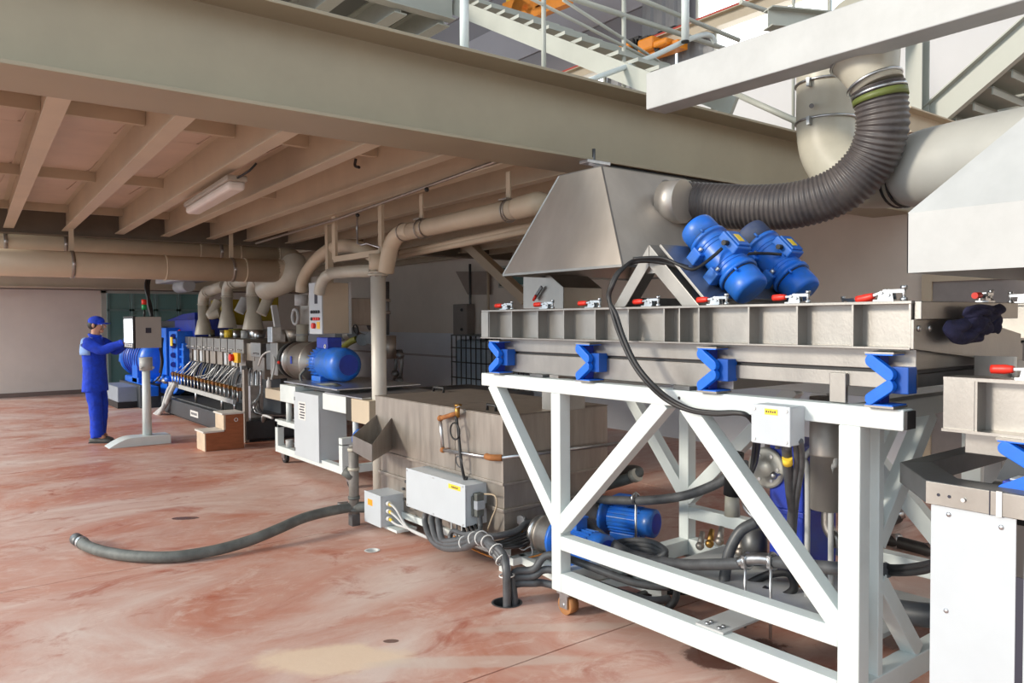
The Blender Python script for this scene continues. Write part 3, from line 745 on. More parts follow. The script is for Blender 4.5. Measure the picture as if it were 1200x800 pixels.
tag(t, 'blue V-shaped rocker mount on the dark steel band under the lower tray', 'mount')
# cabinet and ring beam of the second unit
cab = thing('machine_stand', 'white sheet-metal stand with dark steel ring beam on top at the right frame edge', 'machine stand', (3.4, .6, 0))
zb0, zb1 = 1.055, 1.135
MB().prism([(2.75, 1.235, zb0), (2.75, -.6, zb0), (2.87, -.6, zb0), (2.87, 1.18, zb0), (3.12, 1.38, zb0), (3.02, 1.455, zb0)], (0, 0, zb1 - zb0)).build('front_band', STEEL_DARK, cab, .004)
MB().prism([(3.02, 1.455, zb0), (3.12, 1.38, zb0), (3.86, 1.38, zb0), (3.86, 1.455, zb0)], (0, 0, zb1 - zb0)).build('end_band', STEEL_DARK, cab, .004)
MB().box(2.744, 2.751, -.6, 1.232, zb0 + .002, zb1 - .002).build('band_plate', STEEL, cab, .001)
MB().box(2.742, 2.745, 1.03, 1.033, zb0, zb1).build('plate_joint', INK, cab)
for yy in (1.19, 1.155): MB().cyl((2.742, yy, 1.093), (2.746, yy, 1.093), .0055, n=10).build('hole', INK, cab)
MB().cyl((2.736, 1.11, 1.09), (2.745, 1.11, 1.09), .007, n=10).build('bolt', ZINC, cab)
MB().box(2.7405, 2.7445, .995, 1.012, zb0, zb1 + .002).build('tape', LABEL_W, cab)
MB().box(2.752, 2.757, .957, 1.218, .03, zb0).build('front_panel', WHITE_COLD, cab, .002)
MB().box(2.752, 2.757, -.6, .935, .03, zb0).build('front_panel', WHITE_COLD, cab, .002)
MB().box(2.7535, 2.7575, .935, .957, .03, .87).build('door_gap', INK, cab)
MB().box(2.757, 3.75, 1.205, 1.21, .03, zb0).build('side_panel', WHITE_COLD, cab, .002)
MB().box(2.757, 3.75, -.6, 1.2, .03, .05).build('floor_panel', WHITE_COLD, cab)
for (yy, zz) in ((1.16, 1.03), (1.00, 1.02), (1.165, .70), (1.165, .32), (.9, 1.02), (1.165, .1)):
    MB().ball((2.7515, yy, zz), .004, .0085, .0085, 10, 6).build('screw_head', ZINC, cab)
for x, y in ((2.85, 1.12), (2.85, -.5), (3.7, 1.12), (3.7, -.5)): MB().cyl((x, y, 0), (x, y, .03), .03).build('foot', BLACK, cab)
MB().box(2.95, 3.75, .4, 1.15, .99, 1.05).build('top_plate', STEEL_DARK, cab)
MB().cyl((3.02, 1.12, 1.06), (3.02, 1.06, 1.06), .055, n=24).cyl((3.02, 1.05, 1.06), (3.02, 1.03, 1.06), .07, n=24).build('pulley', ZINC, cab)
MB().prism([(2.98, 1.10, 1.13), (2.98, .80, 1.13), (2.98, .86, 1.22), (2.98, 1.05, 1.25)], (.015, 0, 0)).build('guard_plate', MACHINE_DARK, cab)
MB().ball((2.974, .99, 1.18), .006, .016, .016).build('bolt', ZINC, cab)
MB().box(2.90, 2.975, .88, 1.03, 1.135, 1.155).build('spacer', WHITE_COLD, cab, .002)
# rear legs of the second unit
for (p0, p1) in (((3.95, 1.32, 1.3), (3.95, 1.02, .2)), ((3.95, 1.46, 1.27), (3.95, 1.46, .1)), ((3.9, 1.0, .05), (3.9, 1.0, 1.28))):
    MB().bar(p0, p1, .075, .075, (1, 0, 0)).build('leg', OFFWHITE, cab, .004)
MB().bar((3.95, 1.40, 1.26), (3.95, -.5, 1.26), .08, .09).build('rail', OFFWHITE, cab, .004)

# white painted hood over the second unit
h2 = thing('extraction_hood', 'white extraction hood with vertical rim hanging at the right frame edge', 'hood', (3.5, .6, 1.865))
zr0, zr1, zt2 = 1.862, 2.085, 2.62
BB = [(2.95, 1.40), (4.1, 1.40), (4.1, -.5), (2.95, -.5)]; T2 = [(3.25, .86), (3.9, .86), (3.9, 0), (3.25, 0)]
for k in range(4):
    k2 = (k + 1) % 4; c = Vector((3.5, .45, 2))
    for a, b, na in (([Vector((*BB[k], zr0)), Vector((*BB[k2], zr0)), Vector((*BB[k2], zr1)), Vector((*BB[k], zr1))], 0, 'rim'), ([Vector((*BB[k], zr1)), Vector((*BB[k2], zr1)), Vector((*T2[k2], zt2)), Vector((*T2[k], zt2))], 0, 'slope_panel')):
        n_ = (a[1] - a[0]).cross(a[3] - a[0]).normalized()
        if n_.dot(a[0] - c) < 0: n_ = -n_
        MB().prism(a, -n_ * .004).build(na, OFFWHITE, h2)
MB().prism([(*p, zt2) for p in T2], (0, 0, .006)).build('top_plate', OFFWHITE, h2)
MB().tube([(3.5, .45, 2.62), (3.5, .45, 3.33)], .015, 8).build('hanger', ZINC, h2)

# navy rag / gloves hung on the tray end
rg = thing('work_rag', 'crumpled navy blue cloth hung over the bright end bar of the stainless tray', 'cloth', (3.4, 1.30, 1.60))
def rag(u0, v0, u1, v1, dy, nu=14, nv=14, seed=1, top=None):
    rnd = random.Random(seed); m = MB(); vs = []
    ph = [rnd.uniform(0, 6.28) for _ in range(8)]
    for j in range(nv + 1):
        for i in range(nu + 1):
            a, b = i / nu, j / nv
            p = P(u0 + (u1 - u0) * a, v0 + (v1 - v0) * b, Y=1.312 - dy)
            ed = math.sin(PI * a) ** .5 * (1 - (abs(2 * b - 1)) ** 3 * .6)
            f = (abs(math.sin(a * 7 + ph[0] + b * 4)) * 1.6 + .8 * abs(math.sin(a * 4 - b * 9 + ph[1])) + .3 * math.sin(b * 14 + a * 5 + ph[2]) - 1) * .009
            p.y -= .030 * ed + f * (.3 + ed); p.z += math.sin(a * 7 + ph[3]) * .006 + math.sin(a * 3 + ph[4]) * .006
            p.x += math.sin(b * 6 + ph[5]) * .010
            vs.append(p)
    n = nu + 1
    for j in range(nv + 1):            # pull the outline in to a rounded, lobed shape
        for i in range(nu + 1):
            a, b = i / nu * 2 - 1, j / nv * 2 - 1; k = j * n + i
            c0 = P((u0 + u1) / 2, (v0 + v1) / 2, Y=1.312 - dy)
            f = 1 - .24 * (a * a * b * b) - .10 * math.sin(3 * math.atan2(b, a) + ph[6]) * max(abs(a), abs(b))
            vs[k].x = c0.x + (vs[k].x - c0.x) * f; vs[k].z = c0.z + (vs[k].z - c0.z) * f
    m.add(vs, [(j * n + i, j * n + i + 1, (j + 1) * n + i + 1, (j + 1) * n + i) for j in range(nv) for i in range(nu)], True)
    return m
def thick(o, t=.012):
    s = o.modifiers.new('thick', 'SOLIDIFY'); s.thickness = t; s.offset = 0
    ss = o.modifiers.new('soft', 'SUBSURF'); ss.levels = 1; ss.render_levels = 1
thick(rag(1105, 370, 1154, 401, .012, seed=3).build('left_flap', NAVY, rg))
thick(rag(1127, 357, 1172, 376, .03, seed=5).build('top_fold', NAVY, rg))
thick(rag(1154, 368, 1167, 392, .026, 6, 8, seed=8).build('hanging_corner', NAVY, rg))
thick(rag(1132, 370, 1158, 393, .035, 8, 8, seed=9).build('middle_fold', NAVY, rg))

# ================================================================== DUCTS at the right
def clamp_ring(par, c, d, r, name='clamp_ring', m=ZINC):
    o = MB().torus(c, d, r, .008, 32, 6).build(name, m, par)
    s, u = basis(Vector(d))[1:]
    MB().bar(Vector(c) + s * (r - .01) - Vector(d).normalized() * .02, Vector(c) + s * (r + .03) - Vector(d).normalized() * .02, .02, .05).build('lug', ZINC, o)
    return o
cd = thing('ventilation_duct', 'cream painted round duct with steel clamp rings dropping to the black ribbed duct', 'duct', (4.1, 2.3, 3.0))
e0 = pts[-1]; e1 = P(1015, 66, d=4.1); e2 = P(1012, 20, d=4.2)
MB().rings([(e0, e1 - e0, .128), (P(1024, 92, d=4.06), e1 - e0, .128), (e1, e1 - e0, .175), (e2, e2 - e1, .175)], 36).build('reducer', CREAM, cd)
clamp_ring(cd, P(1025, 97, d=4.06), e1 - e0, .134); clamp_ring(cd, e1, e1 - e0, .180)
vd = thing('ventilation_duct', 'cream painted vertical round duct with bend, behind the black ribbed duct', 'duct', (4.5, 2.6, 2.7))
vp = [P(969, 40, d=4.8), P(969, 95, d=4.8), P(969, 150, d=4.8), P(976, 182, d=4.75), P(1000, 205, d=4.62), P(1040, 207, d=4.45), P(1075, 201, d=4.25)]
MB().tube(vp, .178, 36, sub=6).build('bend', CREAM, vd)
for v in (99, 143): clamp_ring(vd, P(969, v, d=4.8), (0, 0, 1), .183)
clamp_ring(vd, P(1056, 204, d=4.36), vp[-1] - vp[-3], .183, m=BLACK)
clamp_ring(vd, P(1064, 203, d=4.31), vp[-1] - vp[-3], .183, m=BLACK)
MB().cyl(P(951, 124, d=4.66), P(951, 124, d=4.60), .014, n=12).build('plug', STEEL_DARK, vd)
ld = thing('ventilation_duct', 'big pale grey round duct running above the white hood at the right edge', 'duct', (4.2, 1.5, 2.55))
MB().tube([P(1066, 202, d=4.30), P(1090, 196, d=4.18), P(1150, 186, d=3.95), P(1215, 176, d=3.7), P(1300, 160, d=3.45)], .215, 40, sub=4, radii=[.19, .208, .215, .215, .215]).build('duct_run', mat('pale_grey_duct', (.46, .455, .42, 1), .42, 0, .1, 3), ld)

# white box beam lying on the girder
wbm = struct(MB().bar((3.84, 3.44, 3.15), (3.84, .2, 3.15), .18, .232).build('trim_8', OFFWHITE, bevel=.006))

for y in (1.35, .6): MB().cyl((3.84, y, 3.26), (3.84, y, 9.0), .02, n=8).build('hanger_rod', ZINC, wbm)
# steel stair at the far right behind the ducts
st = thing('steel_staircase', 'grey green steel staircase behind the cream ducts at the upper right', 'staircase', (7.3, 3.2, 3.3))
SA, SB = P(1082, 148, X=7.0), P(1215, 32, X=7.0)
MB().channel(SA, SB, .07, .24, .012, (0, 0, 1), 1).build('stringer', PALE, st)
off = Vector((.9, 0, 0))
MB().channel(SA + off, SB + off, .07, .24, .012, (0, 0, 1), -1).build('stringer', PALE, st)
for k in range(7):
    c = SA.lerp(SB, (k + .75) / 6.0) - Vector((0, 0, .05))
    t_ = MB().box(c.x + .05, c.x + .85, c.y - .14, c.y + .14, c.z - .005, c.z + .005).build('tread', PALE, st)
    MB().box(c.x + .05, c.x + .85, c.y - .14, c.y - .128, c.z - .06, c.z).box(c.x + .05, c.x + .85, c.y + .128, c.y + .14, c.z - .06, c.z).build('tread_edge', PALE, t_)
hp = P(1075, 100, X=6.9)
MB().ibeam((hp.x, hp.y, 3.36), (hp.x, hp.y, hp.z + .42), .14, .14, .012, .01, (1, 0, 0)).build('post', PALE, st)
MB().ibeam((hp.x, hp.y, hp.z + .46), (hp.x - 1.3, hp.y + .6, hp.z + .46), .14, .16, .012, .01).build('landing_beam', PALE, st)
pb = P(1095, 160, X=6.9)
MB().box(hp.x - .12, hp.x + .12, hp.y - .2, hp.y + .1, 3.345, 3.36).build('base_plate', STEEL_DARK, st)
# deck edge carrying the stair
struct(MB().ibeam((6.2, 3.0, 3.24), (8.5, 3.0, 3.24), .16, .2, .012, .01).build('trim_9', BEIGE))

# ------------------------------------------------------------------ stair and railing above the girder
s2 = thing('steel_staircase', 'pale grey steel stair seen from below above the girder, top centre', 'staircase', (4.2, 5.5, 3.37))
sx0, sx1 = 4.47, 5.40
A0, A1 = Vector((sx0, 6.75, 4.92)), Vector((sx0, 3.98, 3.44))
for x in (sx0, sx1): MB().bar((x, A0.y, A0.z), (x, A1.y, A1.z), .04, .15).build('stringer', PALE, s2)
for k in range(13):
    c = A0.lerp(A1, (k + .5) / 13)
    t_ = MB().box(sx0 + .03, sx1 - .03, c.y - .09, c.y + .09, c.z + .085, c.z + .115).build('tread', PALE, s2)
rl = thing('handrail', 'white tubular railing with slanting rails on the mezzanine edge, top centre', 'railing', (4.5, 4.6, 3.37))
YR = 4.45
def rp(u, v, y=YR): return P(u, v, Y=y)
def bot(u, y=YR):
    p = P(u, 50, Y=y); return Vector((p.x, y, 3.372))
MB().tube([bot(544, 4.2), rp(544, -30, 4.2)], .030, 14).build('post', WHITE, rl)
for u in (637, 731):
    MB().tube([bot(u), rp(u, -30)], .018, 10).build('post', PALE, rl)
p = rp(803, 48, 4.2); MB().tube([p, rp(803, -30, 4.2)], .032, 14).build('post', WHITE, rl)
MB().cyl(p - Vector((0, 0, .012)), p, .033).build('end_cap', BLACK, rl)
for (a, b, r) in (((640, -12), (858, 60), .022), ((728, -10), (866, 47), .02), ((610, -8), (790, 84), .013), ((660, 0), (772, 72), .013)):
    MB().tube([rp(*a), rp(*b)], r, 10).build('rail', PALE, rl)
MB().tube([rp(688, 95, 4.3), rp(760, 68, 4.3), rp(803, 48, 4.25), rp(823, 41, 4.25), rp(833, 42, 4.25), rp(838, 50, 4.25)], .022, 10).build('rail', WHITE, rl)
MB().tube([rp(836, 62, 4.3), rp(836, 135, 4.3)], .022, 10).build('post', PALE, rl)
MB().tube([rp(868, 2, 4.4), rp(930, 24, 4.4)], .022, 10).build('rail', PALE, rl)
MB().tube([bot(930, 4.4), rp(930, -20, 4.4)], .016, 10).build('post', PALE, rl)
# ledger bracing behind the white beam
MB().tube([P(862, 110, X=6.6), P(935, 143, X=6.6)], .03, 8).build('brace', PALE, rl)
# cranes
cr = thing('overhead_crane', 'orange travelling crane trolley on the red rail, high on the right wall', 'crane', (8.2, 7.6, 5.63))
for (u0, u1, v0, v1) in ((708, 722, 62, 78), (735, 748, 52, 74), (758, 776, 44, 66), (776, 792, 46, 60)):
    a, b = P(u0, v1, X=8.2), P(u1, v0, X=8.2)
    MB().box(8.0, 8.35, min(a.y, b.y), max(a.y, b.y), a.z, b.z).build('motor_housing', ORANGE, cr, .03)
a, b = P(715, 80, X=8.2), P(800, 52, X=8.2)
MB().bar(a, b, .2, .1).build('end_carriage', ORANGE, cr)
for u in (742, 752, 766): MB().tube([P(u, 46, X=8.1), P(u + 3, 60, X=8.05), P(u + 8, 50, X=8.1)], .02, 6).build('cable', BLACK, cr)
for u in (745, 755): 
    a = P(u, 70, X=8.15); MB().box(8.1, 8.2, a.y - .1, a.y + .1, a.z, a.z + .3).build('control_box', BLACK, cr)
c2 = thing('overhead_crane', 'orange lattice crane bridge glimpsed between the stair and upper platform', 'crane', (8, 11, 6.3))
for (a, b) in (((553, 4), (563, -12)), ((592, 14), (640, -4)), ((598, 24), (668, -4)), ((605, 5), (625, 18)), ((625, 0), (640, 10))):
    MB().bar(P(*a, X=7.2), P(*b, X=7.2), .12, .22).build('girder_member', ORANGE, c2)
MB().bar(P(596, 8, X=7.2), P(660, -18, X=7.2), .1, .5).build('girder_web', YELLOW, c2)
MB().box(7.1, 7.2, P(563, 0, X=7.2).y - .2, P(552, 0, X=7.2).y + .2, 6.9, 7.6).build('cab', ORANGE, c2)

# ================================================================== STAINLESS TANK
TX0, TX1, TY0, TY1, TZ0, TZ1 = 3.07, 4.04, 4.09, 5.88, .15, 1.056
tk = thing('water_tank', 'stained stainless steel rectangular water tank on low feet, left of the white shaker frame', 'tank', (3.55, 5.0, 0))
MB().box(TX0, TX1, TY0, TY1, .60, TZ1).build('upper_shell', STEEL_DULL, tk, .006)
MB().box(TX0 + .03, TX1 - .03, TY0 + .03, TY1 - .03, TZ0, .60).build('lower_shell', STEEL_DULL, tk, .006)
MB().box(TX0 - .012, TX1 + .012, TY0 - .012, TY1 + .012, .592, .612).build('ledge', STEEL_DULL, tk, .003)
MB().box(TX0 + .01, TX1 - .01, TY0 + .01, TY1 - .01, .40, .43).build('band', STEEL_DULL, tk, .006)
MB().box(TX0 - .004, TX0, 4.66, 4.664, .61, TZ1).build('weld_seam', STEEL_DULL, tk)
MB().box(TX0 - .003, TX1 + .003, TY0 - .003, 4.86, TZ1, TZ1 + .006).build('lid', STEEL_DULL, tk, .002)
MB().box(TX0 - .003, TX1 + .003, 4.87, TY1 + .003, TZ1, TZ1 + .006).build('lid', STEEL_DULL, tk, .002)
for (u, v, w) in ((514, 456, .16), (576, 477, .10)):
    p = P(u, v, Z=TZ1 + .03)
    MB().tube([(p.x, p.y - w / 2, TZ1 + .005), (p.x, p.y - w / 2, TZ1 + .045), (p.x, p.y + w / 2, TZ1 + .045), (p.x, p.y + w / 2, TZ1 + .005)], .011, 8, sub=1).build('lid_handle', BLACK, tk)
for (x, y) in ((TX0 + .05, 4.14), (TX0 + .05, 5.7), (TX1 - .06, 4.14), (TX1 - .06, 5.7)):
    MB().box(x - .03, x + .03, y - .03, y + .03, 0, TZ0 + .01).build('foot', WHITE, tk, .003)
MB().box(TX0 + .01, TX0 + .07, 4.14, 5.8, .10, TZ0).build('base_rail', WHITE, tk, .003)
# flanged manhole on the front
MB().cyl((TX0 + .035, 5.30, .33), (TX0 - .0, 5.30, .33), .125, n=28).build('manhole_flange', STEEL_DULL, tk)
for k in range(8):
    a = k * PI / 4 + .2; MB().cyl((TX0 - .02, 5.30 + .105 * math.cos(a), .33 + .105 * math.sin(a)), (TX0 + .0, 5.30 + .105 * math.cos(a), .33 + .105 * math.sin(a)), .012, n=6).build('flange_bolt', STEEL_DARK, tk)
# chute at the far end
ya_, yb_c, xt = 5.60, 5.86, 2.80
n0, n1 = P(436, 521, X=xt), P(436, 541, X=xt); f0, f1 = P(413, 510, X=xt), P(413, 529, X=xt)
MB().prism([(TX0, ya_, .90), (TX0, ya_, .64), n1, n0], (0, .004, 0)).build('chute_side', STEEL_DULL, tk)
MB().prism([(TX0, yb_c, .90), (TX0, yb_c, .64), f1, f0], (0, -.004, 0)).build('chute_side', STEEL_DULL, tk)
MB().prism([n0, n1, f1, f0], (.004, 0, 0)).build('chute_lip', STEEL, tk)
MB().prism([(TX0, ya_, .64), n1, f1, (TX0, yb_c, .64)], (0, 0, .004)).build('chute_floor', STEEL_DULL, tk)
# overflow / spray pipe on the tank
sp = thing('spray_pipe', 'thin galvanised water pipe with rusty elbows and a brass valve on the tank side', 'pipe', (3.0, 4.6, .75))
XP = TX0 - .05
a = P(576, 536, X=XP); b = P(519, 527, X=XP); c = P(516, 490, X=XP); d = P(536, 484, X=XP)
MB().cyl(a, b, .013).build('pipe_length', ZINC, sp)
MB().cyl(b, c, .013).build('pipe_length', ZINC, sp)
MB().cyl(c, d, .017).build('pipe_length', RUST, sp)
MB().ball(c, .024).build('elbow', RUST, sp); MB().ball(b, .022).build('elbow', RUST, sp)
MB().tube([a + Vector((0, .06, 0)), a, a + Vector((.05, -.05, 0))], .022, 10).build('elbow', RUST, sp)
e = Vector((TX1 + 1.6, a.y - .06, a.z + .012))
MB().cyl(a + Vector((.04, -.05, 0)), (TX1 + .05, TY0 - .06, a.z), .013).build('pipe_length', ZINC, sp)
MB().cyl(d + Vector((0, 0, -.03)), d + Vector((0, 0, .05)), .018, n=12).cyl(d + Vector((0, -.01, .05)), d + Vector((0, -.01, .065)), .026, n=10).build('valve', BRASS, sp)
MB().bar(d + Vector((-.01, 0, .04)), d + Vector((-.01, -.05, .055)), .012, .006).build('valve_lever', ZINC, sp)
MB().bar(a + Vector((.02, 0, 0)), (TX0 + .005, a.y, a.z), .02, .02).build('pipe_clip', RUST, sp)
MB().bar(b, (TX0 + .005, b.y, b.z), .02, .02).build('pipe_clip', RUST, sp)
# black hose with coil hanging from the valve
hs = MB().tube([d + Vector((-.01, 0, -.02)), P(538, 515, X=XP - .01), P(541, 545, X=XP - .01), P(545, 562, X=XP + .01), (TX0 - .03, 4.47, .60)], .011, 8).torus(P(533, 505, X=XP - .02), (1, 0, 0), .058, .0065, 24, 6).build('rubber_hose', BLACK)
tag(hs, 'thin black rubber hose with a small coil hanging from the brass valve on the tank', 'hose')
MB().torus(P(538, 541, X=XP - .01), (1, 0, .2), .04, .005, 18, 6).build('hose_coil', HOSE, hs)

# electrical boxes on brackets
jb = thing('junction_box', 'long white cable junction box with yellow sticker on the tank front, above the cable bundle', 'box', (2.95, 4.75, .30))
JX = TX0 - .14
MB().box(JX, TX0 + .04, 4.32, 5.105, .295, .575).build('body', WHITE_COLD, jb, .005)
MB().box(JX - .012, JX, 4.315, 5.11, .29, .58).build('lid', WHITE_COLD, jb, .004)
MB().box(JX - .0135, JX - .012, 4.37, 4.52, .528, .56).build('sticker', LABEL_Y, jb)
for k in range(7): MB().box(JX - .0142, JX - .0135, 4.40 + k * .012, 4.408 + k * .012, .537, .55 - .003 * (k % 2)).build('lettering', INK, jb)
for yy in (4.34, 4.72, 5.09):
    for zz in (.305, .565): MB().cyl((JX - .014, yy, zz), (JX - .012, yy, zz), .006, n=8).build('screw', ZINC, jb)
MB().box(JX + .05, JX + .11, 4.265, 4.315, .36, .52).box(JX + .035, JX + .125, 4.30, 4.318, .36, .50).build('plug_connector', HOSE_L, jb, .006)
MB().box(JX + .045, JX + .115, 4.255, 4.30, .41, .47).build('plug_lever', mat('grey_plug', (.33, .36, .40, 1), .4), jb, .006)
MB().box(TX0 - .02, TX0 + .05, 4.4, 4.46, .2, .3).box(TX0 - .02, TX0 + .05, 4.95, 5.01, .2, .3).build('bracket', ZINC, jb)
sb = thing('junction_box', 'small white switch box with orange sticker at the far lower corner of the tank', 'box', (2.95, 5.72, .03))
SX = TX0 - .17
MB().box(SX, TX0 + .04, 5.47, 5.74, .055, .30).build('body', WHITE_COLD, sb, .005)
MB().box(SX - .012, SX, 5.465, 5.745, .05, .305).build('lid', WHITE_COLD, sb, .004)
MB().box(SX - .0135, SX - .012, 5.60, 5.68, .20, .25).build('sticker', LABEL_O, sb)
for zz, wd in ((.24, 'topmost'), (.18, 'middle'), (.12, 'lowest')):
    MB().cyl((SX + .05, 5.47, zz), (SX + .05, 5.425, zz), .02, n=10).build('gland', LABEL_W, sb)
    tag(MB().tube([(SX + .05, 5.43, zz), (SX + .05, 5.33, zz - .02), (SX + .08, 5.18, .09), (SX + .12, 4.9, .06)], .010, 8).build('cable', WIRE_L), wd + ' of three thin pale cables leaving the small switch box', 'cable', 'cables leaving the small switch box')
    MB().cyl((SX + .05, 5.43, zz), (SX + .05, 5.39, zz - .008), .012, n=8).build('sleeve', LABEL_Y, sb)
MB().box(TX0 - .13, TX0 + .05, 5.3, 5.75, .035, .055).build('bracket', WHITE, sb)

# cable bundle from the long box into the floor hole
H = HOLE
def cable(name, label, cps, r, m=HOSE, n=10, sub=7, group=None):
    o = MB().tube(cps, r, n, sub=sub).build(name, m)
    return tag(o, label, 'cable', group)
def XJ(u, v, dx=0.0): return P(u, v, X=JX + .06 + dx)
starts = (502, 509, 516); BUNDLE = []
for k, u in enumerate(starts):
    a = P(u, 592, X=JX + .07)
    cps = [Vector((a.x, a.y, .30)), P(u - 4 + 1 * k, 610, X=JX + .05 - .02 * k), P(506 + 6 * k, 632, X=JX - .02 - .01 * k), P(522 + 3 * k, 642 - 4 * k, X=JX - .06), P(545, 641 - 5 * k, X=JX - .10 + .02 * k), P(560 + k, 634 - 4 * k, X=JX - .13 + .02 * k)]
    cps += [P(571 + 2 * k, 636, X=JX - .15), P(582 + 4 * k, 652 - k, X=JX - .16), Vector((H.x + .02 - .05 * k * .6, H.y + .03 - .04 * k, .20)), Vector((H.x + .03 - .03 * k, H.y + .03 - .035 * k, -.03)), Vector((H.x + .03 - .03 * k, H.y + .03 - .035 * k, -.19))]
    BUNDLE.append(cps)
    cable('sheathed_cable', '%s of three thick strapped cables from the long white box to the floor hole' % ('leftmost', 'middle', 'rightmost')[k], cps, .024, group='thick cables going into the floor hole')
for k in range(3):
    u = 527 + 6 * k
    a = P(u, 598, X=JX + .08)
    cable('signal_cable', 'thin cable with yellow ferrule, %s of three under the long white box' % ('left', 'middle', 'right')[k], [Vector((a.x, a.y, .30)), P(u + 2, 612, X=JX + .06), P(u + 3, 628, X=JX + .04), P(u + 8, 640, X=JX + .0)], .0065, WIRE_L if k != 1 else HOSE, 8, 5, 'thin cables under the long white box')
    MB().cyl((a.x, a.y, .30), (a.x, a.y, .265), .010, n=8).build('ferrule', LABEL_Y, jb)
for k in range(4):
    u = 541 + 5 * k
    a = P(u, 602, X=JX + .08)
    cable('power_cable', 'black cable hanging behind the bundle, %s from the left under the long white box' % ('first', 'second', 'third', 'fourth')[k], [Vector((a.x, a.y, .30)), P(u + 2, 618, X=JX + .07), P(u + 8, 632, X=JX + .05), P(u + 22, 638 + k, X=JX + .04), P(590 + 6 * k, 634 + 2 * k, X=JX + .1), P(622, 622 + 4 * k, X=JX + .3)], .012, BLACK, 8, 5, 'black cables behind the bundle')
a = Vector((JX + .08, 4.275, .37))
cable('connector_cable', 'dark cable looping down from the grey plug at the end of the long white box', [a, a + Vector((0, -.005, -.08)), P(562, 622, X=JX), P(545, 626, X=JX - .03), P(531, 622, X=JX - .02), P(528, 632, X=JX - .03), P(540, 641, X=JX - .05)], .017)
cable('orange_wire', 'thin orange and black wire crossing behind the cable bundle', [P(532, 628, X=JX + .02), P(548, 640, X=JX + .03), P(575, 652, X=JX + .1), P(600, 657, X=JX + .2), P(640, 648, X=JX + .3)], .006, mat('orange_wire', (.6, .22, .03, 1), .5), 6, 5)
cable('loop_wire', 'thin beige wire looping from the box end round the tank corner', [Vector((JX + .12, 4.32, .50)), P(579, 580, X=JX + .1), P(582, 592, X=JX + .1), P(576, 608, X=JX + .1), P(571, 622, X=JX + .1)], .006, mat('beige_wire', (.45, .36, .25, 1), .5), 6, 5)
cable('sheathed_cable', 'thick dark grey cable running from the bundle to the pump behind the frame', [P(540, 640, X=JX - .03), P(556, 628, X=JX), P(580, 628, X=JX + .05), P(605, 622, X=JX + .2), P(622, 612, X=JX + .35), (3.5, 3.95, .25)], .022)
# straps: each ring closes round the three cables where they run together
TIE_T = (.40, .47, .53, .59, .66, .74, .82)
for n_, tt in enumerate(TIE_T):
    ps = []; dr_ = Vector()
    for cps in BUNDLE:
        sp_, _ = spline([Vector(c) for c in cps], 12)
        i0 = int(tt * (len(sp_) - 1)); ps.append(sp_[i0]); dr_ += (sp_[min(len(sp_) - 1, i0 + 2)] - sp_[i0 - 2])
    c0 = (ps[0] + ps[1] + ps[2]) / 3
    R = max((p - c0).length for p in ps) + .026
    tag(MB().torus(c0, dr_, min(R, .044), .0045, 22, 6).build('cable_tie', LABEL_W), 'white cable tie, %s on the dark bundle counted from the long white box' % ('first', 'second', 'third', 'fourth', 'fifth', 'sixth', 'seventh')[n_], 'cable tie', 'white cable ties on the bundle')
# more cables from the hole towards the shaker frame
for k in range(3):
    s = Vector((H.x + .08, H.y - .03, .10 - .03 * k))
    cps = [Vector((H.x + .03, H.y - .02, -.15)), Vector((H.x + .035, H.y - .03, .0)), P(602, 672 + 7 * k, X=H.x + .05), P(625, 667 + 8 * k, X=H.x + .12), P(650, 650 + 18 * k, X=H.x + .22), (3.2, 3.05 - .05 * k, .20 - .08 * k), (3.35, 2.9, .18 - .07 * k)]
    cable('sheathed_cable', '%s of three dark cables snaking from the floor hole under the white frame' % ('topmost', 'middle one', 'lowest, floor-hugging')[k], cps, .023, group='cables from the floor hole under the frame')
# sleeve rings of floor openings
for p, r, lb in ((HOLE, .094, 'round steel collar of the floor hole the cable bundle enters'), (DRAIN, .058, 'pale plaster-rimmed round drain in the red floor, left of the cable bundle')):
    m = MB(); n = 28
    vs = []
    for rr, z in ((r, .003), (r - .012, .004), (r - .012, -.19)):
        vs += [(p.x + rr * math.cos(2 * PI * k / n), p.y + rr * math.sin(2 * PI * k / n), z) for k in range(n)]
    m.add(vs, [(j * n + k, j * n + (k + 1) % n, (j + 1) * n + (k + 1) % n, (j + 1) * n + k) for j in range(2) for k in range(n)])
    tag(m.build('floor_collar', STEEL_DARK if r > .08 else LABEL_W), lb, 'floor drain')

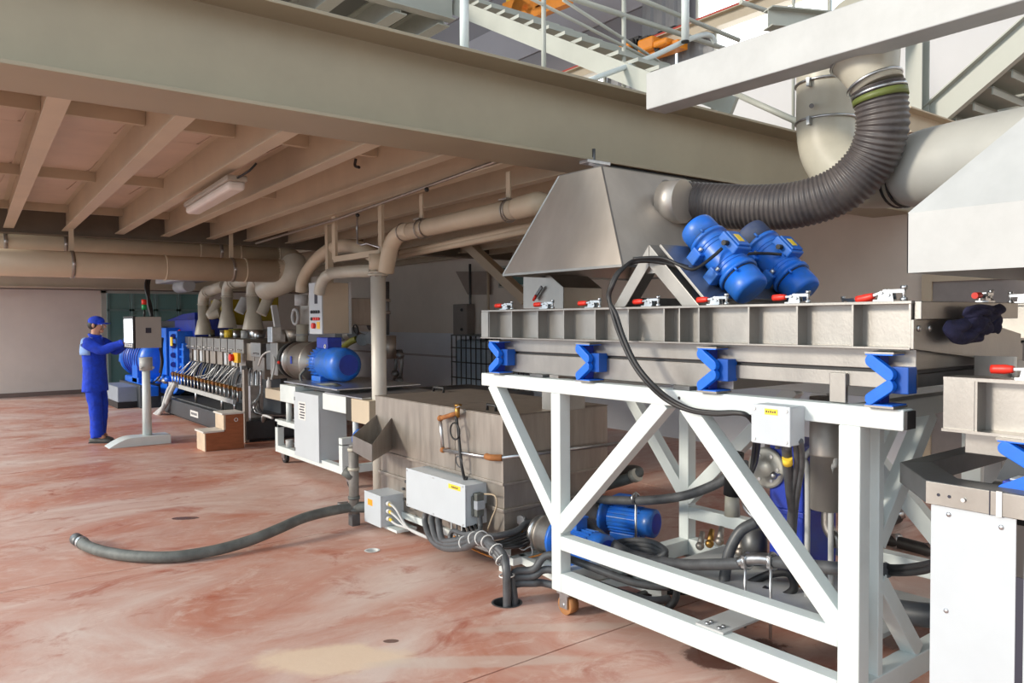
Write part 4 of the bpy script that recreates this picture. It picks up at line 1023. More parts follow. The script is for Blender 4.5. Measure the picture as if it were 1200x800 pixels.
# ================================================================== PUMPS under the frame
def pump(loc, yaw, label, s=1.0):
    t = thing('pump', label, 'pump', group='blue motor pumps under the shaker')
    # local: axis +Y' towards the fan end, origin on floor under flange
    MB().lathe((0, -.20, .27), (0, 1, 0), [(0, .075), (0, .115), (.02, .115), (.02, .08), (.06, .08), (.06, .125), (.08, .125), (.08, .11), (.2, .11)], 26).build('pump_casing', STEEL_DULL, t, local=True)
    MB().torus((0, -.185, .27), (0, 1, 0), .1, .02, 26, 8).build('inlet_clamp', ZINC, t, local=True)
    MB().lathe((0, 0, .27), (0, 1, 0), [(0, .14), (.025, .14), (.025, .105), (.05, .1)], 26).build('flange', BLUE_M, t, local=True)
    for k in range(8):
        a = k * PI / 4; MB().cyl((.122 * math.cos(a), -.012, .27 + .122 * math.sin(a)), (.122 * math.cos(a), .0, .27 + .122 * math.sin(a)), .012, n=6).build('flange_bolt', ZINC, t, local=True)
    MB().lathe((0, .05, .27), (0, 1, 0), [(0, .095), (.26, .095), (.26, .104), (.35, .102), (.36, .09), (.36, 0)], 28).build('motor_housing', BLUE_M, t, local=True)
    for k in range(22):
        a = 2 * PI * k / 22; d = Vector((math.cos(a), 0, math.sin(a)))
        MB().bar(Vector((0, .06, .27)) + d * .1, Vector((0, .30, .27)) + d * .1, .005, .016, d).build('cooling_fin', BLUE_M, t, local=True)
    MB().cyl((0, .405, .27), (0, .412, .27), .075, n=24).build('fan_grille', BLUE_D, t, local=True)
    b = MB().box(-.05, .05, .09, .20, .365, .43).build('terminal_box', BLUE_M, t, .006, local=True)
    MB().box(-.055, .055, .085, .205, .43, .445).build('lid', BLUE_M, b, .004, local=True)
    MB().box(-.09, .09, .08, .28, .12, .185).build('motor_foot', BLUE_M, t, .005, local=True)
    MB().box(-.05, .05, -.12, -.02, .12, .17).build('casing_foot', STEEL_DARK, t, .003, local=True)
    t.location = loc; t.rotation_euler = (0, 0, yaw); t.scale = (s, s, s)
    return t
# pump axis points down-right in the picture: along -Y
pump((3.30, 3.78, .0), PI + .05, 'blue motor pump with bolted steel flange just behind the left post of the white frame', 1.0)
pump((3.86, 3.93, .04), PI + .3, 'second blue motor pump, farther back towards the grey hose, under the shaker', .95)
bf = thing('pump_skid', 'white painted channel base frame under the two blue pumps', 'base frame', (3.4, 3.5, 0))
MB().bar((3.18, 4.05, .10), (3.10, 3.42, .10), .05, .05).build('rail', WHITE, bf, .003)
MB().bar((3.42, 4.05, .10), (3.42, 3.0, .10), .05, .05).build('rail', WHITE, bf, .003)
MB().bar((3.86, 4.05, .10), (3.86, 3.0, .10), .05, .05).build('rail', WHITE, bf, .003)
MB().bar((3.08, 3.44, .10), (3.95, 3.04, .10), .06, .05).build('cross_rail', WHITE, bf, .003)
MB().bar((3.08, 4.03, .10), (3.95, 4.03, .10), .06, .05).build('cross_rail', WHITE, bf, .003)
MB().box(3.15, 3.5, 3.52, 4.0, .115, .12).build('bed_plate', WHITE, bf, .001)
for x, y in ((3.42, 3.05), (3.86, 3.05), (3.12, 3.5), (3.86, 4.0)): MB().box(x - .025, x + .025, y - .025, y + .025, 0, .08).build('foot', WHITE, bf)
# gauge on the tank side by the pump
g = thing('pressure_gauge', 'small round gauge with wire loop on the tank side beside the pump flange', 'gauge', (3.2, 4.03, .3))
p = P(612, 608, X=3.25)
MB().cyl(p, p + Vector((-.03, -.015, 0)), .032, n=20).build('dial', ZINC, g)
MB().cyl(p - Vector((0, 0, .03)), p - Vector((0, 0, .10)), .008).build('stem', BRASS, g)
MB().bar(p, (p.x + .01, 4.10, p.z), .012, .012).build('bracket', ZINC, g)
MB().tube([p - Vector((0, 0, .09)), P(604, 632, X=3.25), P(612, 644, X=3.22), P(622, 640, X=3.2), P(622, 652, X=3.2), P(600, 656, X=3.2)], .006, 6).build('wire_loop', WIRE_L, g)

# ------------------------------------------------------------------ hoses under the shaker
def hose(name, label, cps, r, m=HOSE, n=14, sub=8):
    return tag(MB().tube(cps, r, n, sub=sub).build(name, m), label, 'hose')
hp1 = hose('suction_hose', 'long grey rubber hose sagging from tank to blue gear unit over a thin rod', [P(664, 574, X=3.75), P(690, 583, X=3.8), P(720, 586, X=3.8), P(760, 586, X=3.8), P(800, 581, X=3.8), P(830, 571, X=3.8), P(855, 558, X=3.8), P(876, 544, X=3.8)], .030)
rp_ = P(745, 584, X=3.79)
rd = MB().cyl((rp_.x, rp_.y, .0), (rp_.x, rp_.y, rp_.z + .045), .008, n=8).torus((rp_.x, rp_.y, rp_.z), P(752, 584, X=3.79) - rp_, .036, .007, 18, 6).build('hose_support', ZINC)
tag(rd, 'thin vertical zinc rod with clamp ring holding up the sagging grey hose', 'rod')
el = hose('pipe_elbow', 'grey plastic pipe bend with cream collar behind the sagging hose', [P(690, 574, X=4.1), P(718, 566, X=4.15), P(740, 559, X=4.2), P(748, 553, X=4.25), P(738, 551, X=4.4), P(715, 556, X=4.5), P(690, 560, X=4.5)], .042, HOSE_L)
MB().rings([(P(742, 558, X=4.2), P(746, 556, X=4.2) - P(738, 561, X=4.2), .05), (P(747, 556, X=4.2), P(746, 556, X=4.2) - P(738, 561, X=4.2), .05)], 18).build('collar', CREAM, el)
hose('delivery_hose', 'dark hose slanting down from the pumps, behind the left post, to the coiled hoses', [P(670, 598, X=3.45), P(690, 616, X=3.42), P(710, 632, X=3.4), P(735, 648, X=3.36), P(760, 656, X=3.33)], .033)
th = hose('collector_hose', 'thick grey hose inside the middle rail, running left from the shiny steel tee', [P(690, 640, X=3.4), P(720, 647, X=3.36), P(760, 656, X=3.32), P(800, 661, X=3.3), P(840, 661, X=3.28), P(870, 660, X=3.27)], .030)
hose('collector_hose', 'thick dark hose continuing right of the shiny steel tee to the corner post', [P(908, 658, X=3.26), P(930, 660, X=3.24), P(960, 664, X=3.22), P(1000, 667, X=3.2), P(1040, 668, X=3.15)], .030)
te = thing('pipe_tee', 'shiny steel pipe coupling between hose clamps on two thin rods, inside the frame', 'pipe fitting', (3.27, 2.25, .5))
a, b = P(868, 659, X=3.27), P(910, 658, X=3.26)
MB().tube([a, P(880, 655, X=3.27), P(897, 655, X=3.27), b], .031, 16).build('coupling', ZINC, te)
for q in (P(876, 657, X=3.27), P(906, 657, X=3.26)):
    d = b - a
    MB().torus(q, d, .036, .009, 20, 6).build('hose_clamp', ZINC, te)
    MB().bar(q + Vector((-.03, 0, .03)), q + Vector((-.03, 0, -.03)), .02, .02).build('clamp_lug', ZINC, te)
    MB().cyl((q.x - .02, q.y, .15), (q.x - .02, q.y, q.z - .02), .007, n=8).build('support_rod', ZINC, te)
hose('pump_hose', 'grey hose arching down from the pan to the floor left of the shiny steel tee', [P(886, 612, X=3.55), P(868, 622, X=3.5), P(855, 645, X=3.46), P(850, 670, X=3.44), P(848, 690, X=3.42)], .030)
for k in range(4):
    hose('coiled_hose', 'dark hose loop, %s of the coil between the pumps and far post' % ('top turn', 'second turn', 'third turn', 'bottom turn')[k], [P(700, 642 + 4 * k, X=3.5), P(730, 634 + 4 * k, X=3.55), P(760, 634 + 5 * k, X=3.55), P(780, 645 + 4 * k, X=3.5), P(770, 654 + 3 * k, X=3.46)], .018)['group'] = 'coiled dark hoses by the pumps'
hose('floor_hose', 'dark hose loop lying on the floor under the lower rail of the white frame', [P(795, 676, X=3.3), P(792, 700, X=3.2), P(783, 712, X=3.15), P(770, 718, X=3.12), P(752, 706, X=3.2), P(748, 698, X=3.3), P(770, 693, X=3.5), P(800, 693, X=3.6), P(840, 690, X=3.6)], .020, BLACK)
hose('floor_hose', 'black hose curling on the floor behind the shiny steel tee', [P(868, 690, X=3.5), P(885, 680, X=3.55), P(905, 672, X=3.6), P(925, 672, X=3.6), P(930, 690, X=3.55), P(912, 700, X=3.5), P(895, 690, X=3.5)], .022, BLACK)
for k in range(2):
    cable('power_cable', '%s of two black cables running from behind the corner post to the white stand' % ('upper', 'lower')[k], [P(1000, 658 + 6 * k, X=3.25), P(1020, 662 + 6 * k, X=3.2), P(1050, 665 + 6 * k, X=3.15), P(1080, 662 + 7 * k, X=3.1), P(1098, 656 + 4 * k, X=3.05), P(1104, 640, X=3.0), P(1106, 600, X=2.98)], .014, BLACK)
q = P(1038, 666, X=3.17); tag(MB().torus(q, P(1046, 667, X=3.17) - q, .024, .004, 16, 6).build('cable_tie', LABEL_W), 'white cable tie on the black cables right of the white corner post', 'cable tie')
hose('drain_pipe', 'thick dark drain pipe low at the right behind the slanting end brace', [P(1018, 713, X=3.6), P(1050, 716, X=3.6), P(1080, 720, X=3.6), P(1110, 722, X=3.6)], .055, MACHINE_DARK)
# hose with fittings on the floor at the right
fh_ = thing('hose_line', 'black hose with zinc couplings turning on the floor behind the right end of the frame', 'hose', (5, 2.8, 0))
q0 = P(1052, 606, Z=.05)
MB().tube([P(1057, 545, X=q0.x), P(1055, 570, X=q0.x), q0 + Vector((0, 0, .10))], .045, 12).build('hose_length', BLACK, fh_)
MB().tube([q0, P(1035, 614, Z=.05), P(1022, 624, Z=.05)], .045, 12).build('hose_length', BLACK, fh_)
MB().tube([P(1026, 628, Z=.05), P(1060, 637, Z=.05), P(1097, 647, Z=.05)], .045, 12).build('hose_length', BLACK, fh_)
for p, d in ((q0 + Vector((0, 0, .10)), (0, 0, 1)), (q0 + Vector((0, 0, .02)), (0, .3, 1)), (P(1028, 621, Z=.05), (1, .4, 0)), (P(1050, 634, Z=.05), (1, -.6, 0)), (P(1091, 645, Z=.05), (1, -.6, 0))):
    d = Vector(d).normalized(); MB().rings([(p - d * .03, d, .055), (p + d * .03, d, .055)], 16).build('coupling', ZINC, fh_)

# ------------------------------------------------------------------ blue gear unit, filter and cables
gu = thing('gear_unit', 'dark blue gear unit with pale bearing flange, behind the white switch box', 'gear unit', (3.75, 2.4, .285))
MB().box(3.62, 3.95, 2.24, 2.44, .36, 1.03).build('housing', BLUE_D, gu, .012)
MB().box(3.60, 3.97, 2.225, 2.455, .66, .69).build('joint_flange', BLUE_D, gu, .004)
p = P(897, 548, X=3.6)
MB().lathe((3.62, p.y, p.z), (-1, 0, 0), [(0, .11), (.015, .11), (.02, .095), (.02, .05), (.035, .05), (.035, 0)], 28).build('bearing_flange', mat('bare_cast_metal', (.5, .5, .46, 1), .5, .5), gu)
for k in range(6):
    a = k * PI / 3; MB().cyl((3.605, p.y + .075 * math.cos(a), p.z + .075 * math.sin(a)), (3.595, p.y + .075 * math.cos(a), p.z + .075 * math.sin(a)), .010, n=6).build('bolt', ZINC, gu)
MB().ball(P(907, 557, X=3.55), .02).cyl(P(907, 557, X=3.55), (3.63, 2.36, p.z - .02), .007).build('lever', ZINC, gu)
for k in range(3): MB().cyl((3.66 + .1 * k, 2.28 + .1 * k, .285), (3.66 + .1 * k, 2.28 + .1 * k, .37), .025, n=8).build('foot_bolt', RUST, gu)
p = P(858, 590, X=3.7); MB().cyl(p - Vector((0, 0, .07)), p + Vector((0, 0, .05)), .045, .04, n=18).build('side_coupling', CREAM, gu)
MB().cyl(p + Vector((0, 0, .05)), p + Vector((0, -.02, .30)), .05, n=18).build('side_hose', BLACK, gu)
MB().cyl((3.72, 2.60, .32), (3.72, 2.60, .52), .07, n=18).build('valve_body', STEEL_DARK, gu)
for k in range(5):
    c = Vector((3.68, 2.95 - .07 * k, .34 + .03 * (k % 3))); MB().cyl(c, c + Vector((.05, .02, .07)), .022, .016, n=10).ball(c, .026).build('valve_fitting', BRASS if k % 2 else STEEL_DULL, gu)
fl = thing('filter_vessel', 'vertical stainless steel filter cylinder in two bent steel bars, beside the corner post', 'filter', (3.6, 2.1, .4))
MB().lathe((3.6, 2.09, .74), (0, 0, 1), [(0, .03), (.0, .085), (.27, .085), (.27, .09), (.28, .09), (.30, .088), (.56, .088)], 28).build('cylinder', SATIN, fl)
MB().tube([(3.6, 2.09, .74), (3.6, 2.09, .66), (3.6, 2.07, .62), (3.6, 2.04, .60), (3.6, 2.03, .56)], .03, 12).build('outlet', STEEL, fl)
for u in (946, 974):
    b0 = P(u, 610, X=3.55); MB().tube([(3.55, b0.y, .28), (3.55, b0.y, .9), (3.55, b0.y + (.02 if u < 960 else -.02), .98), (3.58, 2.09 + (.05 if u < 960 else -.05), 1.06)], .014, 8).build('guard_bar', OFFWHITE, fl)
for k, (u, v, r, m, g_) in enumerate(((921, 522, .021, HOSE, 0), (932, 522, .013, HOSE, 0), (938, 522, .012, HOSE, 0))):
    cable('switch_cable', ('thick grey cable with yellow sleeve hanging from the square switch box', 'thin dark cable hanging from the right side of the square switch box', 'thin cable hanging at the right edge of the square switch box')[k], [P(u, v - 6, X=2.86), P(u + 2, v + 20, X=2.95), P(u + 5 - 8 * (k > 0), v + 55, X=3.1), P(u + 8 - 14 * (k > 0), v + 80, X=3.2), P(u + 6 - 14 * (k > 0), v + 110, X=3.3)], r, m)
MB().cyl(P(922.5, 536, X=2.905), P(923.2, 543, X=2.925), .0215, n=12).build('sleeve', LABEL_Y, bx)
# black cable pair along the rail and down to the gear unit
for k in range(2):
    o = MB().tube([P(806, 313 + 3 * k, X=3.06), P(772, 304 + 3 * k, X=2.99), P(744, 305 + 2 * k, X=2.93), P(727 - 2 * k, 318, X=2.84), P(718 - 2 * k, 334, X=2.80), P(714 - k, 348 + 2 * k, X=2.8), P(718 + 4 * k, 368, X=2.79), P(727 + 4 * k, 395, X=2.79), P(741 + 4 * k, 425, X=2.79), P(758 + 5 * k, 448, X=2.80), P(780 + 5 * k, 468 - k, X=2.84), P(805 + 4 * k, 480 - k, X=2.86), P(835, 485 - 2 * k, X=2.87), P(862, 484 - k, X=2.88), P(876, 487, X=2.9), P(886, 498 + 4 * k, X=3.0), P(889 - 4 * k, 515, X=3.1), P(886 - 4 * k, 540, X=3.3), P(880, 556, X=3.5)], .0105, 10).build('motor_cable', BLACK)
    tag(o, '%s long black cable looping from the A-frame down across the tray side' % ('left-hand', 'right-hand')[k], 'cable', 'black cables draped across the tray')
cable('flexible_conduit', 'thin steel conduit looping down in front of the gear unit behind the slanting brace', [P(876, 560, X=3.5), P(872, 580, X=3.45), P(874, 595, X=3.4), P(884, 606, X=3.38), P(897, 611, X=3.36), P(910, 608, X=3.36)], .012, ZINC)
cable('flexible_conduit', 'second thin steel conduit beside the first, nearer the slanting brace', [P(884, 570, X=3.5), P(886, 588, X=3.45), P(893, 600, X=3.42), P(905, 607, X=3.4)], .010, ZINC)

# ================================================================== floor hose with standpipe
fhh = thing('floor_hose', 'long grey hose curving over the red floor with a clamped open end at the left', 'hose', (1.9, 6.0, 0))
hc = [P(92, 633, Z=.04), P(105, 641, Z=.045), P(130, 648, Z=.045), P(165, 652, Z=.045), P(205, 652, Z=.045), P(250, 645, Z=.05), P(290, 634, Z=.07), P(325, 620, Z=.11), P(355, 607, Z=.14), P(385, 599, Z=.15), P(412, 594, Z=.15)]
MB().tube(hc, .040, 16, sub=8).build('hose_length', HOSE_L, fhh)
d = hc[1] - hc[0]
MB().rings([(hc[0] - d * .25, d, .045), (hc[0] + d * .15, d, .045)], 18).build('end_clamp', STEEL_DARK, fhh)
MB().rings([(hc[0] + d * .25, d, .047), (hc[0] + d * .40, d, .047)], 18).build('clamp_band', ZINC, fhh)
MB().cbox(hc[0] - d * .35 + Vector((0, 0, -.015)), .05, .09, .03).build('coupling_lug', STEEL_DARK, fhh)
dp = thing('drain_pipe', 'grey vertical drain standpipe with couplings between the tank and the white trolley', 'pipe', (3.13, 6.38, .1))
b0 = P(415, 594, Z=.15); b0 = Vector((b0.x, b0.y, .15)); t0 = P(416, 524, X=b0.x)
bx_, by_ = b0.x, b0.y
MB().cyl((bx_, by_, .10), (bx_, by_, t0.z), .042, n=20).build('standpipe', mat('grey_pvc', (.24, .225, .205, 1), .5, 0, .2, 8), dp)
for zz in (.13, .23, .47, t0.z - .02): MB().cyl((bx_, by_, zz - .012), (bx_, by_, zz + .012), .049, n=20).build('coupling', HOSE_L if zz < .4 else CREAM, dp)
MB().tube([(bx_, by_, .15), (bx_ + .15, by_ - .12, .15), (bx_ + .4, by_ - .3, .15)], .045, 14).build('branch', HOSE_L, dp)
MB().tube([(bx_ - .04, by_ + .03, .15), (bx_ - .12, by_ + .06, .15)], .048, 14, sub=1).build('hose_socket', ZINC, dp)
MB().cyl((bx_, by_, .40), (bx_ - .05, by_ + .06, .45), .045, n=16).build('side_inlet', HOSE_L, dp)
MB().box(bx_ - .035, bx_ + .035, by_ - .035, by_ + .035, 0, .10).build('foot', STEEL_DARK, dp)
pf = tag(MB().cyl((3.28, 6.15, 0), (3.28, 6.15, .19), .02).build('blue_cylinder', BLUE_D), 'thin dark blue tube standing behind the small switch box at the tank end', 'tube')

# ================================================================== WHITE TROLLEY with gear motor
tl = thing('equipment_trolley', 'white wheeled trolley with white electric cabinet and steel table, behind the tank', 'trolley', (3.8, 8.1, 0))
X0, X1 = 3.40, 4.25
MB().box(X0, X0 + .08, 7.24, 9.08, .13, .21).build('side_rail', WHITE, tl, .005)
MB().box(X1 - .08, X1, 7.24, 9.08, .13, .21).build('side_rail', WHITE, tl, .005)
for y in (9.0, 7.24):
    MB().box(X0, X0 + .08, y, y + .08, .21, .50 if y > 8 else .44).build('corner_post', WHITE, tl, .005)
    MB().box(X1 - .08, X1, y, y + .08, .21, .50).build('corner_post', WHITE, tl, .005)
    MB().box(X0, X1, y, y + .08, .42, .50).build('end_rail', WHITE, tl, .005)
    MB().box(X0 + .08, X1 - .08, y, y + .08, .13, .21).build('end_rail', WHITE, tl, .005)
MB().box(X0, X0 + .08, 8.42, 9.08, .46, .52).build('upper_rail', WHITE, tl, .005)
MB().cyl((X0 + .06, 8.78, .50), (X0 + .06, 8.78, .80), .035, n=16).build('column', WHITE, tl)
MB().cyl((X0 + .06, 8.78, .21), (X0 + .06, 8.78, .30), .045, n=16).build('column_foot', OFFWHITE, tl)
MB().cyl((X0 + .06, 7.05, .46), (X0 + .06, 7.05, .80), .03, n=16).build('column', WHITE, tl)
MB().box(X0 - .01, X0 + .22, 8.42, 8.88, .75, .95).build('console_beam', WHITE, tl, .006)
MB().box(X0 - .005, X0 + .2, 8.88, 9.38, .75, .87).build('cable_box', BEIGE, tl, .006)
MB().box(X0, X1, 6.9, 7.7, .76, .93).build('console_beam', WHITE, tl, .006)
MB().box(X0 - .006, X0 + .02, 7.0, 7.13, .70, .93).build('slot', DARK, tl, .003)
MB().box(X0 - .01, X0 + .3, 6.62, 7.0, .70, .93).build('hopper_box', BEIGE, tl, .006)
MB().box(X0 - .03, X1 + .1, 7.28, 8.70, .985, 1.0).build('table_plate', ZINC, tl, .003)
MB().box(X0 - .02, X1 + .1, 6.75, 7.6, .935, .95).build('table_plate', ZINC, tl, .003)
MB().box(X0 + .1, X1, 7.5, 8.5, .93, .985).build('spacer', STEEL_DARK, tl)
# electric cabinet
cb_ = MB().box(X0 - .01, 3.70, 7.75, 8.41, .185, .895).build('cabinet', WHITE_COLD, tl, .006)
MB().box(X0 - .028, X0 - .01, 7.745, 8.415, .18, .90).build('cabinet_door', WHITE_COLD, cb_, .004)
MB().box(X0 - .031, X0 - .028, 8.08, 8.28, .60, .80).build('notice', LABEL_W, cb_)
for k in range(6):
    zz = .775 - .03 * k
    MB().box(X0 - .032, X0 - .031, 8.10 + .01 * (k % 3), 8.25 - .02 * (k % 2), zz - .008, zz + .006).build('lettering', INK, cb_)
for zz in (.25, .82): MB().box(X0 - .032, X0 - .026, 8.385, 8.40, zz - .02, zz + .02).build('hinge', STEEL_DARK, cb_)
for (x, y) in ((X0 + .08, 8.98), (X0 + .08, 7.22), (X1 - .08, 8.98), (X1 - .08, 7.22)):
    c = MB().box(x - .05, x + .05, y - .05, y + .05, .122, .132).box(x - .035, x - .027, y - .06, y + .03, .06, .125).box(x + .027, x + .035, y - .06, y + .03, .06, .125).build('castor', ZINC, tl)
    MB().cyl((x - .022, y - .02, .062), (x + .022, y - .02, .062), .062, n=22).build('wheel', BLACK, c)
    MB().cyl((x - .026, y - .02, .062), (x + .026, y - .02, .062), .03, n=16).build('hub', ZINC, c)
MB().cyl((3.5, 7.02, .52), (3.5, 6.9, .52), .10, n=20).build('blue_valve', BLUE_M, tl)

gm = thing('gear_motor', 'bright blue electric motor coupled to a round steel housing on the trolley table', 'motor', (3.78, 8.2, 1.0))
MX, MZ = 3.80, 1.20
def yl(y0, prof, n=30): return MB().lathe((MX, y0, MZ), (0, -1, 0), prof, n)
yl(8.50, [(0, .0), (0, .16), (.10, .165), (.10, .19), (.50, .19), (.56, .175), (.60, .12), (.60, 0)]).build('motor_body', BLUE_M, gm)
MB().cyl((MX, 7.899, MZ), (MX, 7.893, MZ), .115, n=28).build('fan_grille', BLUE_D, gm)
for k in range(26):
    a = 2 * PI * k / 26; dd = Vector((math.cos(a), 0, math.sin(a)))
    MB().bar(Vector((MX, 8.62, MZ)) + dd * .17, Vector((MX, 8.41, MZ)) + dd * .17, .006, .04, dd).build('cooling_fin', BLUE_M, gm)
yl(8.66, [(0, .0), (0, .15), (.16, .155), (.16, 0)]).build('motor_shell', BLUE_M, gm)
tb = MB().box(MX - .09, MX + .09, 8.25, 8.55, MZ + .17, MZ + .30).build('terminal_box', BLUE_D, gm, .01)
MB().torus((MX - .095, 8.3, MZ + .2), (1, 0, 0), .02, .006, 14, 6).build('eye_bolt', LABEL_W, tb)
MB().box(MX - .16, MX + .16, 8.3, 8.55, 1.0, 1.06).build('motor_foot', BLUE_M, gm, .006)
yl(9.25, [(0, .0), (0, .235), (.03, .235), (.03, .20), (.10, .20), (.10, .225), (.52, .225), (.52, .25), (.56, .25), (.56, .16), (.6, .15), (.6, 0)], 34).build('lantern_housing', STEEL, gm)
for (yy, zz) in ((8.98, .02), (8.74, .0)): MB().box(MX - .232, MX - .224, yy - .02, yy + .02, MZ - .04 + zz, MZ + .05 + zz).build('blue_sticker', BLUE_D, gm)
for k, yy in enumerate((9.30, 9.38, 9.47)):
    MB().torus((MX, yy, MZ), (0, 1, 0), .21 + .012 * (k % 2), .016, 28, 8).build('hose_ring', (ZINC, BLACK, HOSE_L)[k], gm)
yl(9.6, [(0, 0), (0, .17), (.35, .17), (.35, 0)]).build('barrel_neck', STEEL, gm)
MB().box(MX - .18, MX + .12, 9.55, 9.8, 1.0, 1.42).build('die_block', STEEL, gm, .008)
MB().box(MX - .22, MX - .1, 9.62, 9.78, 1.42, 1.62).build('hinge_block', ZINC, gm, .006)
MB().ball((MX - .235, 9.36, MZ - .02), .02).build('red_knob', RED, gm)
MB().tube([P(358, 432, X=3.58), P(352, 440, X=3.56), P(356, 450, X=3.52), P(372, 451, X=3.48), P(390, 450, X=3.5), P(400, 453, X=3.6)], .016, 8).build('motor_lead', HOSE_L, gm)
bt = tag(MB().lathe(P(315, 455, X=3.5), (0, 0, 1), [(0, .028), (.09, .028), (.11, .012), (.14, .012)], 14).build('white_bottle', LABEL_W), 'small white plastic bottle on the beige cable box of the trolley', 'bottle')
cable('grey_lead', 'thin steel-grey lead arching from the bottle to the extruder end', [P(318, 445, X=3.55), P(322, 425, X=3.6), P(318, 412, X=3.65), P(308, 416, X=3.7), P(303, 428, X=3.75)], .013, WIRE_L, 8, 6)

# pump group behind the trolley: dark tank, pipes, valves
vp_ = thing('vacuum_unit', 'dark vacuum pump set with round receiver, pipes and olive hose, behind the blue motor', 'pump', (4.9, 7.4, 0))
VY = 7.1
def vpt(u, v, X=4.6): return P(u, v, X=X)
a = vpt(456, 395); b = vpt(456, 420)
MB().cyl((a.x, a.y, b.z), (a.x, a.y, a.z + .02), .085, n=20).build('receiver', STEEL_DULL, vp_)
MB().tube([vpt(453, 330), vpt(453, 392)], .035, 12).build('riser', STEEL_DARK, vp_)
for v in (352, 366): p = vpt(453, v); MB().cyl(p - Vector((0, 0, .02)), p + Vector((0, 0, .02)), .05).build('coupling', STEEL_DULL, vp_)
MB().box(4.5, 5.4, 6.6, 7.9, .0, .9).build('pump_block', MACHINE_DARK, vp_, .02)
MB().tube([vpt(400, 395, 4.4), vpt(412, 392, 4.4), vpt(425, 396, 4.5), vpt(440, 400, 4.6)], .06, 12).build('pipe', STEEL_DULL, vp_)
for u, v in ((400, 393), (414, 390), (425, 398), (435, 396)):
    p = vpt(u, v, 4.35); MB().cyl(p - Vector((.03, .05, 0)), p + Vector((.03, .05, 0)), .075, n=16).build('valve_body', STEEL_DARK, vp_)
MB().torus(vpt(417, 386, 4.3), (1, 0, .2), .06, .010, 16, 6).build('handwheel', BLACK, vp_)
MB().tube([vpt(398, 412, 4.25), vpt(408, 402, 4.25), vpt(418, 397, 4.3)], .04, 10).build('olive_hose', OLIVE, vp_)
for k, u in enumerate((463, 470)): 
    MB().tube([vpt(460, 412, 4.7), vpt(u, 411, 4.7), vpt(u + 1, 425, 4.7), vpt(u - 2, 455, 4.7)], .022, 8, sub=1).build('pipe', STEEL_DARK, vp_)
for u, v in ((469, 416), (463, 438), (468, 446), (460, 450)):
    p = vpt(u, v, 4.66); MB().ball(p, .05).build('valve_body', STEEL_DARK, vp_)
MB().tube([P(404, 350, X=4.6), P(415, 358, X=4.65), P(426, 370, X=4.7), P(434, 385, X=4.7)], .03, 10).build('arched_hose', HOSE, vp_)

# ================================================================== COLUMN DUCT with branches
cdx = thing('exhaust_riser', 'pale round exhaust riser with flange and branching beige pipes, beside the tank', 'duct', (3.55, 6.7, 0))
ct = P(443, 322, X=3.55); CY = ct.y
MB().cyl((3.55, CY, .0), (3.55, CY, ct.z), .072, n=26).build('column', mat('pale_column_paint', (.62, .60, .54, 1), .4, 0, .08, 3), cdx)
MB().cyl((3.55, CY, ct.z - .01), (3.55, CY, ct.z + .012), .098, n=26).cyl((3.55, CY, ct.z + .014), (3.55, CY, ct.z + .034), .098, n=26).build('flange', CREAM, cdx)
for k in range(8):
    a = k * PI / 4; MB().cyl((3.55 + .086 * math.cos(a), CY + .086 * math.sin(a), ct.z - .02), (3.55 + .086 * math.cos(a), CY + .086 * math.sin(a), ct.z + .045), .008, n=6).build('flange_bolt', ZINC, cdx)
MB().cyl((3.55, CY, ct.z + .03), (3.55, CY, ct.z + .20), .085, n=24).build('head', BEIGE, cdx)
XA = 3.58
MB().tube([P(452, 318, X=XA), P(455, 302, X=XA), P(460, 284, X=XA), P(470, 273, X=XA), P(482, 270, X=XA)], .078, 18).build('bend', BEIGE, cdx)
MB().tube([P(470, 273, X=XA), P(540, 258, X=XA), P(612, 243, X=XA)], .075, 20, sub=1).build('main_run', BEIGE, cdx)
MB().tube([P(606, 244, X=XA), P(622, 240, X=XA), P(632, 238, X=XA + .05), P(640, 246, X=XA + .2)], .082, 18).build('bend', BEIGE, cdx)
for u, v in ((473, 272), (500, 267), (598, 246)):
    p = P(u, v, X=XA); MB().torus(p, (0, 1, 0), .08, .008, 24, 6).build('pipe_clamp', STEEL_DULL, cdx)
MB().tube([P(450, 312, X=3.62), P(438, 300, X=3.7), P(420, 290, X=3.8), P(400, 288, X=3.88), P(380, 296, X=3.95), P(364, 312, X=4.0), P(355, 328, X=4.02), P(353, 342, X=4.02)], .075, 16).build('arched_pipe', BEIGE, cdx)
MB().tube([P(440, 317, X=3.56), P(410, 318, X=3.58), P(388, 320, X=3.6)], .062, 18, sub=1).build('cross_run', CREAM, cdx)
MB().tube([P(390, 320, X=3.6), P(382, 324, X=3.6), P(376, 334, X=3.6), P(374, 344, X=3.6)], .062, 16).build('bend', CREAM, cdx)
# conduit pair under the main run
for dv in (14, 22):
    MB().tube([P(470, 291 + dv * .4, X=3.9), P(640, 252 + dv * .6, X=3.9)], .03, 10, sub=1).build('conduit', BEIGE, cdx)
